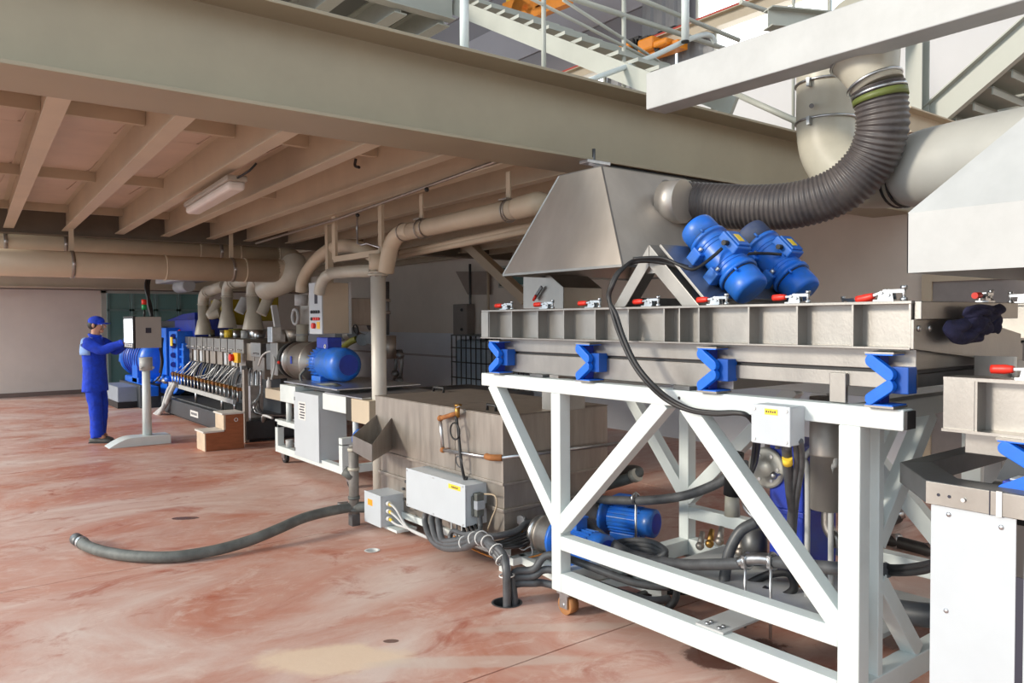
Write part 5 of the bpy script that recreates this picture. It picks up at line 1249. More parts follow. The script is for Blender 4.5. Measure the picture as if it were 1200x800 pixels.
# hangers from the joists
hg = thing('pipe_hanger', '', 'bracket', (3.58, 5, 2.4))
def hanger(u, v0, v1, X, label, first=None):
    a, b = P(u, v0, X=X), P(u, v1, X=X)
    t = thing('pipe_hanger', label, 'bracket', (b.x, b.y, b.z), 'pipe hangers under the mezzanine joists')
    MB().bar((b.x, b.y, 2.81), b, .05, .012, (1, 0, 0)).build('drop_strap', BEIGE, t)
    MB().box(b.x - .06, b.x + .06, b.y - .05, b.y + .05, b.z - .006, b.z + .006).build('foot_plate', STEEL_DULL, t)
    MB().torus(b - Vector((0, 0, .085)), (0, 1, 0), .085, .006, 24, 6).build('strap_ring', STEEL_DULL, t)
    return t
bpy.data.objects.remove(hg, do_unlink=True)
hanger(494, 195, 257, XA, 'flat steel pipe hanger over the middle of the long beige pipe run')
hanger(596, 200, 234, XA, 'flat steel pipe hanger near the hood end of the long beige pipe run')
uf = thing('support_bracket', 'beige U-shaped hanging bracket above the arched pipe and control cabinet', 'bracket', (3.6, 7.5, 2.3))
a, b, c = P(392, 264, X=3.6), P(392, 304, X=3.6), P(447, 302, X=3.6); d = P(452, 258, X=3.6)
MB().bar((a.x, a.y, 2.81), (a.x, a.y, b.z), .08, .03, (1, 0, 0)).build('upright', BEIGE, uf)
MB().bar((c.x, c.y, 2.81), (c.x, c.y, b.z), .07, .03, (1, 0, 0)).build('upright', BEIGE, uf)
MB().bar((a.x, a.y, b.z), (c.x, c.y, b.z), .04, .06).build('cross_bar', BEIGE, uf)
sk = thing('sprinkler_pipe', 'thin steel conduit pipe running along a joist with a drop near the arched pipe', 'pipe', (3.4, 6, 2.75))
MB().tube([P(300, 285, X=3.5), P(400, 255, X=3.45), P(510, 215, X=3.4), P(612, 178, X=3.35)], .014, 8, sub=1).build('pipe_length', STEEL_DULL, sk)
MB().tube([P(419, 250, X=3.42), P(419, 285, X=3.42), P(430, 285, X=3.42), P(445, 290, X=3.45)], .010, 8, sub=2).build('drop', ZINC, sk)
for u, v in ((419, 252), (500, 222), (614, 178)): MB().ball(P(u, v, X=3.38), .02).build('junction', BLACK, sk)
hk = tag(MB().tube([P(417, 186, X=2.9), P(416, 194, X=2.9), P(421, 196, X=2.9)], .012, 8).build('ceiling_hook', BLACK), 'small black hook hanging from a joist near the girder', 'hook')

# ================================================================== hanging CONTROL CABINET
cc = thing('control_cabinet', 'beige hanging control cabinet with row of buttons and red emergency stop', 'cabinet', (3.85, 8.3, 1.55))
CX0, CX1, CY0, CY1, CZ0, CZ1 = 3.70, 4.02, 8.33, 8.68, 1.545, 2.13
MB().box(CX0, CX1, CY0, CY1, CZ0, CZ1).build('body', BEIGE, cc, .006)
MB().box(CX0 - .018, CX0, CY0 - .004, CY1 + .004, CZ0 - .006, CZ1 + .006).build('front_panel', WHITE_COLD, cc, .004)
MB().box(CX1, CX1 + .03, CY0 - .012, CY1 + .01, CZ0 - .01, CZ1 + .01).build('rear_frame', OFFWHITE, cc, .003)
MB().box(CX0 - .021, CX0 - .018, 8.44, 8.52, 1.89, 2.0).build('display', INK, cc)
for r, (zz, mm) in enumerate(((1.795, BLACK), (1.715, RED))):
    for k in range(4):
        MB().cyl((CX0 - .018, 8.40 + .065 * k, zz), (CX0 - .036, 8.40 + .065 * k, zz), .019, n=12).build('button', BLACK if k == 3 else mm, cc)
MB().box(CX0 - .022, CX0 - .018, 8.38, 8.46, 1.60, 1.68).build('stop_plate', YELLOW, cc)
MB().cyl((CX0 - .018, 8.53, 1.635), (CX0 - .05, 8.53, 1.635), .033, n=16).build('stop_button', RED, cc)
MB().bar((3.86, 8.5, CZ1), (3.86, 8.5, 2.81), .07, .07).build('hanger_tube', BEIGE, cc)

# brown duct box and valve beside the cabinet
fb = thing('feed_box', 'brownish steel feed box with handwheel, left of the hanging control cabinet', 'box', (4.3, 9.8, 1.6))
a, b = P(335, 357, X=4.3), P(368, 383, X=4.3)
MB().box(4.2, 4.7, 9.0, 10.2, b.z + .02, a.z + .05).build('body', STEEL_DULL, fb, .01)
MB().torus(P(346, 371, X=4.1), (1, 0, 0), .10, .022, 20, 8).build('handwheel', OFFWHITE, fb)
MB().tube([P(353, 345, X=4.02), P(353, 358, X=4.02)], .085, 16, sub=1).build('cleanout_tee', OFFWHITE, fb)
MB().tube([P(354, 380, X=4.0), P(354, 412, X=4.0)], .075, 16, sub=1).build('standpipe', CREAM, fb)
MB().torus(P(354, 392, X=4.0), (0, 0, 1), .08, .014, 20, 6).build('clamp', OFFWHITE, fb)

# ================================================================== EXTRUDER LINE
ex = thing('extruder', 'long extruder with steel heater boxes, hanging leads and dark grey base, left of the trolley', 'machine', (4.1, 12.8, 0))
MB().box(3.62, 4.75, 10.75, 15.45, .04, .30).build('base', MACHINE_DARK, ex, .01)
MB().box(3.70, 4.7, 10.8, 15.4, .30, .325).build('base_plate', STEEL_DARK, ex, .004)
MB().box(3.68, 4.7, 10.8, 15.4, 0, .05).build('plinth', BLACK, ex)
MB().box(3.614, 3.62, 13.05, 13.5, .12, .22).build('name_plate', LABEL_W, ex)
for k in range(7): MB().box(3.612, 3.614, 13.12 + .05 * k, 13.15 + .05 * k, .15, .19).build('lettering', INK, ex)
MB().cyl((4.2, 10.9, 1.2), (4.2, 15.0, 1.2), .17, n=20).build('barrel', STEEL_DULL, ex)
# heater boxes
edges = [(215, 222), (223, 229.5), (230.5, 236.5), (237.5, 241.5), (242.5, 249.5), (250.5, 257.5), (258.5, 265.5), (266.5, 275), (276, 285)]
for k, (ua, ub) in enumerate(edges):
    ya, yb = P(ub, 400, X=3.92).y, P(ua, 400, X=3.92).y
    MB().box(3.92, 4.5, ya, yb, 1.20, 1.415).build('heater_box', STEEL, ex, .005)
    lo = MB().box(3.96, 4.4, ya + .03, yb - .03, .98, 1.2).build('lower_box', STEEL_DULL, ex, .005)
    if k in (1, 2, 6, 7): MB().box(3.945, 3.96, ya + .1, ya + .22, 1.0, 1.18).build('terminal_strip', WHITE_COLD, lo)
    for j in range(3): MB().ball((3.915, ya + (yb - ya) * (.3 + .2 * j), 1.25), .018, .022, .014, 8, 5).build('indicator', ZINC, ex)
ya, yb = P(305, 400, X=3.92).y, P(293.5, 400, X=3.92).y
MB().box(3.92, 4.7, ya, yb, 1.17, 1.38).build('heater_box', STEEL, ex, .005)
MB().box(3.98, 4.6, ya + .02, yb + .1, .85, 1.17).build('lower_box', STEEL_DULL, ex, .005)
MB().box(3.97, 4.6, yb, P(285, 400, X=3.92).y, 1.1, 1.36).build('barrel_flange', STEEL_DULL, ex, .005)
for j in range(3): MB().ball((3.915, ya + .1 + .08 * j, 1.22), .018, .022, .014, 8, 5).build('indicator', ZINC, ex)
# coolant rail with valves and steel leads
rl_ = MB().bar((3.72, 15.2, .545), (3.72, 11.55, .50), .05, .07).build('coolant_rail', OFFWHITE, ex, .004)
MB().bar((3.80, 15.2, .72), (3.80, 11.2, .68), .03, .03).build('manifold', BRASS, ex)
for y in (15.1, 13.6, 12.2, 11.6): MB().cyl((3.74, y, .32), (3.74, y, .55), .02, n=8).build('rail_post', ZINC, ex)
rnd = random.Random(4)
for k in range(19):
    y = 15.0 - k * .2
    zz = .56 - .012 * k * .2
    MB().cyl((3.72, y, zz), (3.72, y, zz + .17), .013, n=6).build('riser', ZINC, ex)
    MB().cbox((3.74, y, zz + .18), .06, .05, .05).build('valve', BRASS if k % 3 else RUST, ex)
    dy = rnd.uniform(-.34, .34)
    MB().tube([(3.76, y, zz + .2), (3.83, y + dy * .6, .86), (3.93, y + dy, .99)], .0085, 6, sub=4).build('steel_lead', ZINC if k % 2 else WIRE_L, ex)
    if k % 2 == 0: MB().tube([(3.78, y, zz + .2), (3.90, y - dy, .8), (4.0, y - dy * .6, .98)], .0085, 6, sub=4).build('steel_lead', WIRE_L, ex)
for k in range(14):
    y = 15.0 - k * .28
    MB().tube([(3.95, y, .5), (3.97, y + .05, .72), (4.05, y - .05, .98)], .018, 6, sub=3).build('rear_lead', HOSE, ex)
MB().box(4.25, 4.35, 11.1, 15.3, .325, .95).build('backplate', MACHINE_DARK, ex)
# right end: support post, cable bunch
MB().box(3.60, 3.66, 10.76, 10.84, 0, 1.02).build('support_post', STEEL_DULL, ex, .004)
MB().box(3.72, 3.9, 10.86, 11.0, .325, .78).build('cable_duct', ZINC, ex)
for k in range(9):
    y0 = 11.1 - .03 * k
    MB().tube([(3.86, 11.3 - .06 * k, .95 + .02 * (k % 3)), (3.78 + .01 * k, y0, .66), (3.74 + .03 * (k % 4), y0 - .15, .42), (3.9 + .04 * k, y0 - .22, .34)], .014, 6, sub=4).build('bundled_lead', (WIRE_L, HOSE, ZINC)[k % 3], ex)
MB().tube([(3.95, 10.9, .33), (3.8, 10.6, .30), (3.7, 10.3, .42), (3.75, 10.1, .40)], .018, 6, sub=5).build('loose_lead', WIRE_L, ex)
# stop switch on the front of the line
es = P(276, 419, X=3.86)
MB().cbox((3.87, es.y - .03, es.z), .05, .22, .15).build('switch_box', YELLOW, ex, .006)
MB().cyl((3.845, es.y + .07, es.z), (3.79, es.y + .07, es.z), .055, n=16).build('stop_button', RED, ex)
MB().box(3.88, 3.96, es.y - .2, es.y - .14, .9, 1.02).build('switch_bracket', ZINC, ex)
# upper hoppers and vents on top of the barrel
for k, y in enumerate((13.6, 12.6, 11.5, 11.0)):
    MB().cyl((4.45, y, 1.38), (4.45, y, 1.56), .10, .15, n=16).build('vent_dome', (OLIVE, ZINC, STEEL_DULL, STEEL_DULL)[k], ex)
for k, (u, v, m_) in enumerate(((248, 392, ZINC), (262, 392, ZINC), (268, 390, LABEL_Y), (277, 392, ZINC), (287, 391, WIRE_L), (303, 392, ZINC))):
    p = P(u, v, X=4.3); MB().cyl((4.3, p.y, 1.38), (4.3, p.y, 1.54), .055 + .01 * (k % 3), n=12).build('fitting', m_, ex)
q = P(270, 366, X=5.0); MB().cbox((5.0, q.y, q.z), .5, .9, .5).build('yellow_hopper', mat('yellow_hopper', (.42, .30, .01, 1), .5), ex, .02)
q = P(308, 350, X=5.0); MB().cbox((5.0, q.y, q.z), .4, .5, .8).build('yellow_hopper', mat('yellow_guard', (.36, .28, .01, 1), .5), ex, .02)
MB().bar(P(321, 358, X=4.0), P(327, 396, X=4.0), .08, .05).build('lever_arm', OFFWHITE, ex)
MB().bar(P(326, 392, X=4.0), P(327, 420, X=4.0), .14, .14).build('lever_base', ZINC, ex)
MB().box(3.95, 4.9, 10.6, 10.85, 1.0, 1.38).build('die_head', STEEL_DARK, ex, .01)
p = P(224, 391, X=4.2); MB().cbox((4.2, p.y, 1.47), .3, .12, .07).build('lever_stop', BLACK, ex); MB().ball((4.05, p.y + .2, 1.49), .05).build('red_knob', RED, ex); MB().ball((4.05, p.y + .28, 1.46), .045).build('yellow_knob', YELLOW, ex)
for k in range(2):
    cable('grey_conduit', 'pale grey conduit bending from the extruder rail to the floor, %s' % ('the upper of two', 'the lower of two')[k], [P(204 + 2 * k, 448, X=3.66), P(198 + 2 * k, 456 + 4 * k, X=3.6), P(194, 468 + 6 * k, X=3.55), P(190 - 2 * k, 480, X=3.5), P(180 - 4 * k, 490, X=3.45)], .04, WIRE_L, 10, 6, 'pale conduits at the extruder end')

# exhaust manifold with three flared drops
mf = thing('exhaust_manifold', 'cream exhaust ducts with flared mouths over the extruder, joined to the overhead pipes', 'duct', (4.15, 12.5, 1.5))
ends = P(335, 322, X=4.1)
for k, (u, vt, vb, Y) in enumerate(((238, 350, 392, 14.4), (266, 340, 384, 12.95), (296, 338, 386, 11.75))):
    pt, pb_ = P(u, vt, Y=Y), P(u, vb, Y=Y)
    x = pt.x
    r = (.092, .088, .095)[k]
    MB().lathe((x, Y, pb_.z), (0, 0, 1), [(0, r + .062), (.01, r + .062), (.25, r + .012), (.27, r), (pt.z - pb_.z - .1, r)], 22).build('flared_drop', CREAM, mf)
    MB().tube([(x, Y, pt.z - .12), (x, Y - .02, pt.z), (x, Y - .12, pt.z + .09), (x, Y - .28, pt.z + .12)], r, 18).build('elbow', CREAM, mf)
    MB().torus((x, Y, pt.z - .1), (0, 0, 1), r + .004, .01, 22, 6).build('joint_ring', CREAM, mf)
    for s in (0, 1): MB().torus((x, Y - .28 - .14 * s, pt.z + .12), (0, 1, 0), r + .004, .01, 22, 6).build('joint_ring', CREAM, mf)
    nxt = (P(266, 334, Y=12.95), P(300, 328, Y=11.75), P(328, 328, Y=10.6))[k]
    MB().tube([(x, Y - .26, pt.z + .12), (nxt.x, nxt.y + .1, nxt.z - .0)], r, 18, sub=1).build('branch_run', CREAM, mf)
MB().tube([P(312, 338, Y=11.0), P(322, 334, Y=10.7), P(336, 328, Y=10.5), P(345, 318, Y=10.4), P(344, 306, Y=10.5)], .17, 20).build('collector_bend', CREAM, mf)
MB().tube([P(320, 336, Y=11.2), P(314, 350, Y=11.3), P(309, 362, Y=11.3), P(306, 368, Y=11.3)], .08, 14).build('branch_drop', CREAM, mf)
MB().tube([P(256, 352, Y=14.0), P(251, 362, Y=14.0), P(247, 369, Y=14.0), P(258, 366, Y=13.9)], .08, 14).build('side_bend', CREAM, mf)
MB().tube([P(288, 350, Y=12.6), P(284, 358, Y=12.6), P(280, 366, Y=12.6)], .08, 14).build('side_bend', OFFWHITE, mf)

# gearbox and drive motor
gb = thing('gearbox', 'tall bright blue gearbox of the extruder with dark blue guard on top', 'gearbox', (4.1, 16.2, 0))
def box_uv(u0, u1, v0, v1, X, y_pad, name, m, par, dx=.6, bev=.015):
    a, b = P(u0, v1, X=X), P(u1, v0, X=X)
    return MB().box(X, X + dx, min(a.y, b.y), max(a.y, b.y), min(a.z, b.z), max(a.z, b.z)).build(name, m, par, bev)
box_uv(206, 214, 402, 450, 3.85, 0, 'housing', BLUE, gb, .5)
for k in range(5): box_uv(205, 215, 408 + 9 * k, 409.5 + 9 * k, 3.82, 0, 'stiffener', BLUE, gb, .03, .004)
box_uv(188, 194, 384, 460, 3.8, 0, 'end_frame', BLUE, gb, .7)
box_uv(194, 206, 392, 456, 4.05, 0, 'recess_panel', BLUE_D, gb, .4)
box_uv(199, 207, 388, 456, 3.78, 0, 'cover', BLUE, gb, .3)
for k in range(6): MB().cyl(P(203, 394 + 11 * k, X=3.79), P(203, 394 + 11 * k, X=3.74), .05, n=8).build('cover_bolt', BLUE_D, gb)
box_uv(205, 228, 344 + 30, 398, 4.05, 0, 'guard', BLUE_D, gb, .7)
MB().prism([P(u, v, X=4.3) for u, v in ((186, 386), (186, 379), (214, 368), (228, 366), (228, 396), (200, 398))], (.6, 0, 0)).build('top_guard', BLUE_D, gb, .01)
box_uv(188, 207, 376, 384, 4.2, 0, 'top_box', MACHINE_DARK, gb, .3)
MB().prism([P(u, v, X=3.75) for u, v in ((206, 446), (214, 446), (206, 460), (200, 464), (200, 456))], (.15, 0, 0)).build('foot', BLUE, gb, .01)
box_uv(190, 212, 452, 480, 3.9, 0, 'pedestal', MACHINE_DARK, gb, .8)
box_uv(155, 160, 420, 456, 3.5, 0, 'stand_post', BLUE, gb, .15); box_uv(149, 176, 453, 456, 3.5, 0, 'stand_rail', BLUE, gb, .15)
for k in range(8):
    p = P(176 + 3 * k, 446 - 2 * (k % 3), X=3.75); MB().ball(p, .07, .1, .06).build('valve', BLUE if k % 2 else STEEL_DULL, gb)
MB().cbox(P(201, 400, X=3.7), .02, .12, .16).build('sticker', LABEL_Y, gb)
MB().tube([P(190, 396, X=3.6), P(189, 410, X=3.6), P(190, 424, X=3.6), P(188, 436, X=3.6)], .03, 8).build('hose', BLACK, gb)
dm = thing('drive_motor', 'large blue drive motor on dark pedestal behind the operator panel', 'motor', (3.9, 18.3, 0))
a = P(140, 418, X=3.5); b = P(178, 422, X=3.5)
MB().lathe((3.9, a.y, a.z), (0, -1, 0), [(0, 0), (0, .34), (.05, .42), (.3, .44), (.3, .40), (1.9, .40), (1.9, .44), (2.1, .44), (2.2, .3), (2.2, 0)], 28).build('motor_body', BLUE, dm)
for k in range(7): MB().torus((3.9, a.y - .45 - .2 * k, a.z), (0, 1, 0), .405, .02, 28, 6).build('cooling_rib', BLUE_D, dm)
MB().box(3.5, 4.3, a.y - 1.7, a.y - .5, a.z - .48, a.z - .36).build('motor_foot', BLUE, dm, .02)
MB().prism([P(u, v, X=3.6) for u, v in ((138, 424), (146, 388), (158, 380), (164, 392), (158, 404))], (.5, 0, 0)).build('air_duct', BLUE, dm, .02)
MB().box(3.45, 4.4, a.y - 2.1, a.y - .2, 0, a.z - .48).build('pedestal', MACHINE_DARK, dm, .02)
p = P(136, 455, X=3.3)
MB().box(3.1, 3.6, p.y - 1.2, p.y + .2, .12, .42).build('blower_box', mat('pale_blue_grey', (.30, .34, .40, 1), .5), dm, .02)
MB().box(3.1, 3.6, p.y - 1.2, p.y + .2, 0, .12).build('blower_base', BLACK, dm)

# ------------------------------------------------------------------ overhead pipes
def big_pipe(name, v_l, v_r, r, zc, label, rings, bend=True):
    y = P(150, (v_l + v_r) / 2, Z=zc).y
    t = thing(name, label, 'pipe', (2, y, zc))
    a = Vector((-.9, y, zc)); b = P(325, v_r, Y=y); b.z = zc
    MB().cyl(a, b, r, n=30).build('pipe_run', BEIGE, t)
    if bend:
        MB().tube([b - Vector((.02, 0, 0)), b + Vector((.12, .0, -.0)), b + Vector((.25, .06, -.03)), b + Vector((.32, .2, -.06)), b + Vector((.33, .45, -.08))], r, 24).build('end_bend', BEIGE, t)
    for u in rings:
        x = P(u, (v_l + v_r) / 2, Y=y).x
        MB().torus((x, y, zc), (1, 0, 0), r + .004, .010, 30, 6).build('joint_ring', BEIGE, t)
    return y, t
yu, tu = big_pipe('overhead_pipe', 283, 297, .125, 2.66, 'upper of two big beige round pipes hanging under the far end of the joists', (233, 280, 325))
yl_, tlw = big_pipe('overhead_pipe', 308, 316, .155, 2.38, 'lower and thicker of two big beige round pipes under the far joists', (193, 286, 330))
for u, which in ((6, 0), (76, 0), (84, 1), (257, 0), (271, 1)):
    y, zc, r = ((yu, 2.66, .125), (yl_, 2.38, .155))[which]
    x = P(u, 300, Y=y).x
    t = thing('pipe_clamp', 'steel strap hanger on the %s big beige overhead pipe, %s' % (('upper', 'lower')[which], {6: 'at the left frame edge', 76: 'left of the panel', 84: 'left of the operator panel', 257: 'above the flared ducts', 271: 'above the second flared duct'}[u]), 'clamp', (x, y, zc), 'strap hangers of the %s overhead pipe' % ('upper' if which == 0 else 'lower'))
    MB().rings([((x - .02, y, zc), (1, 0, 0), r + .008), ((x + .02, y, zc), (1, 0, 0), r + .008)], 30).build('strap', STEEL_DULL, t)
    MB().bar((x, y, zc + r), (x, y, 2.9), .05, .02).build('drop_rod', BEIGE, t)
    MB().cyl((x, y - r - .02, zc + .02), (x, y - r - .02, zc - .02), .02, n=8).build('bolt', ZINC, t)
# flexible cable coils up to the panel head come below; small air unit under the pipe
au = thing('ceiling_unit', 'small pale ceiling unit below the lower overhead pipe, left of the flared ducts', 'unit', (4.2, 15, 2.2))
a, b = P(194, 333, X=4.2), P(232, 327, X=4.2)
MB().box(4.0, 4.6, min(a.y, b.y), max(a.y, b.y), a.z, a.z + .2).build('casing', OFFWHITE, au, .02)
MB().cyl((4.3, a.y - .6, a.z - .08), (4.3, a.y - 1.4, a.z - .08), .12).build('fan_drum', OFFWHITE, au)

# fluorescent fitting under a joist
fl_ = thing('tube_light', 'unlit sealed fluorescent fitting with pale diffuser under a mezzanine joist', 'light fitting', (1.9, 6.4, 2.78))
a = Vector((2.02, 7.35, 2.745)); b = Vector((1.90, 5.75, 2.745)); dn = (b - a).normalized()
MB().bar(a, b, .15, .045).build('base', mat('fitting_grey', (.36, .31, .25, 1), .5), fl_, .012)
MB().bar(a + dn * .02 - Vector((0, 0, .05)), b - dn * .02 - Vector((0, 0, .05)), .13, .07).build('diffuser', LAMP_W, fl_, .03, 3)
for k in range(6):
    c = a.lerp(b, (k + .5) / 6); MB().cbox(c + Vector((.076, .0, -.02)), .012, .04, .05).build('clip', ZINC, fl_)
MB().tube([b, b + Vector((.05, -.1, .04)), b + Vector((.1, -.12, .1))], .008, 6).build('supply_lead', BLACK, fl_)

# ================================================================== operator panel, steps
op = thing('operator_panel', 'grey operator panel on a white pole with wide white foot and lit screen', 'control panel', (2.5, 11.6, 0))
yb_ = 11.6
q = []
for k in range(9):
    t_ = k / 8; q.append((2.02 + .30 * t_, yb_ - .16, .005 + .115 * math.sin(t_ * PI / 2)))
prof = [(2.02, yb_ - .16, 0)] + q + [(2.80, yb_ - .16, .12), (2.80, yb_ - .16, 0)]
MB().prism(prof, (0, .32, 0)).build('foot', WHITE, op, .006)
MB().cyl((2.53, yb_, .11), (2.53, yb_, 1.10), .062, .05, n=20).build('pole', WHITE, op)
MB().cyl((2.53, yb_, 1.02), (2.53, yb_, 1.20), .085, n=20).build('collar', OFFWHITE, op)
for (dx, dz) in ((-.07, 1.06), (.07, 1.06)): MB().cyl((2.53 + dx, yb_ - .06, dz), (2.53 + dx, yb_ - .10, dz), .018, n=8).build('clamp_screw', ZINC, op)
a = P(159, 408, Y=yb_ - .28); b = P(189, 371, Y=yb_ - .28)
hx0, hx1, hz0, hz1 = a.x, b.x, a.z, b.z
MB().box(hx0, hx1, yb_ - .28, yb_ + .32, hz0, hz1).build('head', mat('panel_grey', (.36, .345, .32, 1), .5, 0, .06, 3), op, .008)
MB().box(hx0 - .03, hx0, yb_ - .285, yb_ + .325, hz0 - .008, hz1 + .008).build('bezel', BLACK, op, .006)
MB().box(hx0 - .034, hx0 - .03, yb_ - .26, yb_ + .26, hz0 + .07, hz1 - .03).build('screen', SCREEN, op)
MB().box(hx0 - .034, hx0 - .03, yb_ - .24, yb_ + .24, hz0 + .012, hz0 + .055).build('keypad', LABEL_W, op)
for k in range(5): MB().box(hx0 - .036, hx0 - .034, yb_ - .2 + .08 * k, yb_ - .16 + .08 * k, hz0 + .02, hz0 + .048).build('key', INK, op)
c = P(174, 387, Y=yb_ - .282); MB().box(c.x - .035, c.x + .035, yb_ - .286, yb_ - .28, c.z - .035, c.z + .035).build('logo_plate', INK, op)
sx = P(169, 360, Y=yb_).x
MB().cyl((sx, yb_, hz1), (sx, yb_, hz1 + .10), .014, n=10).build('beacon_stem', BLACK, op)
MB().cyl((sx, yb_, hz1 + .10), (sx, yb_, hz1 + .17), .033, n=16).build('green_beacon', GREEN, op)
MB().cyl((sx, yb_, hz1 + .17), (sx, yb_, hz1 + .24), .033, n=16).build('red_beacon', RED, op)
for k in range(2):
    cable('panel_cable', 'dark cable looping from the overhead pipe to the operator panel head, %s' % ('left strand', 'right strand')[k], [P(178, 371, Y=yb_ + .1), P(176 - 2 * k, 356, Y=yb_ + .15), P(172 + 2 * k, 343, Y=yb_ + .2), P(171 + 3 * k, 332, Y=yb_ + .3), P(175 + 2 * k, 322, Y=yb_ + .4)], .022, BLACK, 8, 6, 'cables above the operator panel')
wsx = P(182, 430, Y=yb_ - .1)
cable('panel_cable', 'thin cable hanging down the right side of the operator panel head', [P(187, 408, Y=yb_), P(190, 424, Y=yb_ + .1), P(188, 440, Y=yb_ + .2), P(180, 448, Y=yb_ + .3)], .012, BLACK, 8, 5)

sb_ = thing('step_stool', 'two-tread wooden step box with orange-brown side, in front of the extruder', 'step', (3.2, 10.6, 0))
x0, x1, x2, y0, y1 = 2.965, 3.21, 3.46, 10.38, 10.74
MB().prism([(x0, y0, 0), (x2, y0, 0), (x2, y0, .46), (x1, y0, .46), (x1, y0, .24), (x0, y0, .24)], (0, .018, 0)).build('side_panel', WOODP, sb_, .002)
MB().prism([(x0, y1, 0), (x2, y1, 0), (x2, y1, .46), (x1, y1, .46), (x1, y1, .24), (x0, y1, .24)], (0, -.018, 0)).build('side_panel', WOODP, sb_, .002)
MB().box(x0 - .012, x0 + .004, y0 + .0, y1 - .0, 0, .24).build('riser', WOODL, sb_, .002)
MB().box(x1 - .012, x1 + .004, y0 + .0, y1 - .0, .262, .46).build('riser', WOODL, sb_, .002)
MB().box(x0 - .035, x1 - .012, y0 - .015, y1 + .015, .24, .262).build('tread', WOODT, sb_, .003)
MB().box(x1 - .035, x2 + .01, y0 - .015, y1 + .015, .46, .482).build('tread', WOODT, sb_, .003)
MB().box(x1 - .014, x1 + .012, y0 - .004, y0, .262, .46).build('edge_strip', WOODL, sb_)
MB().torus((x2 - .10, y0 - .002, .385), (0, 1, 0), .022, .005, 12, 6).build('chalk_mark', LABEL_W, sb_)

# IBC cage tank by the right wall
ib = thing('cage_tank', 'plastic tank in a black steel bar cage near the right wall, behind the stainless tray', 'tank', (7.9, 11.2, 0))
ix0, ix1, iy0, iy1, iz1 = 7.55, 8.35, 10.5, 11.55, 1.42
MB().box(ix0 + .04, ix1 - .04, iy0 + .04, iy1 - .04, .15, iz1 - .08).build('bottle', IBC_P, ib, .06, 3)
MB().box(ix0, ix1, iy0, iy1, 0, .14).build('pallet', BLACK, ib, .01)
MB().box(ix0 - .01, ix1 + .01, iy0 - .01, iy1 + .01, iz1 - .012, iz1 + .01).build('top_frame', STEEL_DARK, ib)
for k in range(8):
    y = iy0 + (iy1 - iy0) * k / 7; MB().cyl((ix0, y, .14), (ix0, y, iz1), .011, n=6).build('cage_bar', BLACK, ib)
    x = ix0 + (ix1 - ix0) * k / 7; MB().cyl((x, iy0, .14), (x, iy0, iz1), .011, n=6).build('cage_bar', BLACK, ib)
for zz in (.4, .68, .95, 1.2):
    MB().cyl((ix0 - .012, iy0, zz), (ix0 - .012, iy1, zz), .011, n=6).build('cage_hoop', BLACK, ib); MB().cyl((ix0, iy0 - .012, zz), (ix1, iy0 - .012, zz), .011, n=6).build('cage_hoop', BLACK, ib)

# wall cabinet and conduits on the right wall
wc = thing('wall_cabinet', 'grey electrical wall cabinet with vertical conduit on the right wall above the cage tank', 'cabinet', (8.4, 12.4, 1.5))
a, b = P(531, 392, X=8.3), P(547, 356, X=8.3)
MB().box(8.3, 8.48, b.y, a.y, a.z, b.z).build('body', mat('wall_cabinet_grey', (.26, .23, .21, 1), .6), wc, .01)
for u, v in ((541, 363), (541, 386)): MB().cyl(P(u, v, X=8.3), P(u, v, X=8.28), .03, n=10).build('lock', BLACK, wc)
for u in (551, 572):
    p = P(u, 345, X=8.4); MB().tube([(8.4, p.y, 1.2), (8.4, p.y, 2.75)], .025, 8, sub=1).build('conduit', BEIGE if u > 560 else STEEL_DARK, wc)
MB().prism([P(u, v, X=8.42) for u, v in ((534, 318), (572, 318), (572, 345), (548, 345))], (.06, 0, 0)).build('gusset_panel', mat('gusset_tan', (.33, .27, .23, 1), .6), wc)

# ================================================================== OPERATOR
def skin_body(name, joints, bones, material, parent, sub=2, root=0):
    me = bpy.data.meshes.new(name); me.from_pydata([tuple(j[0]) for j in joints], bones, []); me.update()
    o = bpy.data.objects.new(name, me); COL.objects.link(o)
    md = o.modifiers.new('skin', 'SKIN'); md.use_smooth_shade = True
    for i, j in enumerate(joints):
        r = j[1]; me.skin_vertices[0].data[i].radius = r if isinstance(r, tuple) else (r, r)
    me.skin_vertices[0].data[root].use_root = True
    ss = o.modifiers.new('sub', 'SUBSURF'); ss.levels = sub; ss.render_levels = sub
    dg = bpy.context.evaluated_depsgraph_get(); dg.update()
    nm = bpy.data.meshes.new_from_object(o.evaluated_get(dg)); bpy.data.objects.remove(o, do_unlink=True)
    nm.name = name
    for p in nm.polygons: p.use_smooth = True
    nm.materials.clear(); nm.materials.append(material)
    o = bpy.data.objects.new(name, nm); COL.objects.link(o)
    if parent: o.parent = parent
    return o

man = thing('person', 'man in royal blue work suit and cap reaching to the operator panel', 'person', (0, 0, 0))
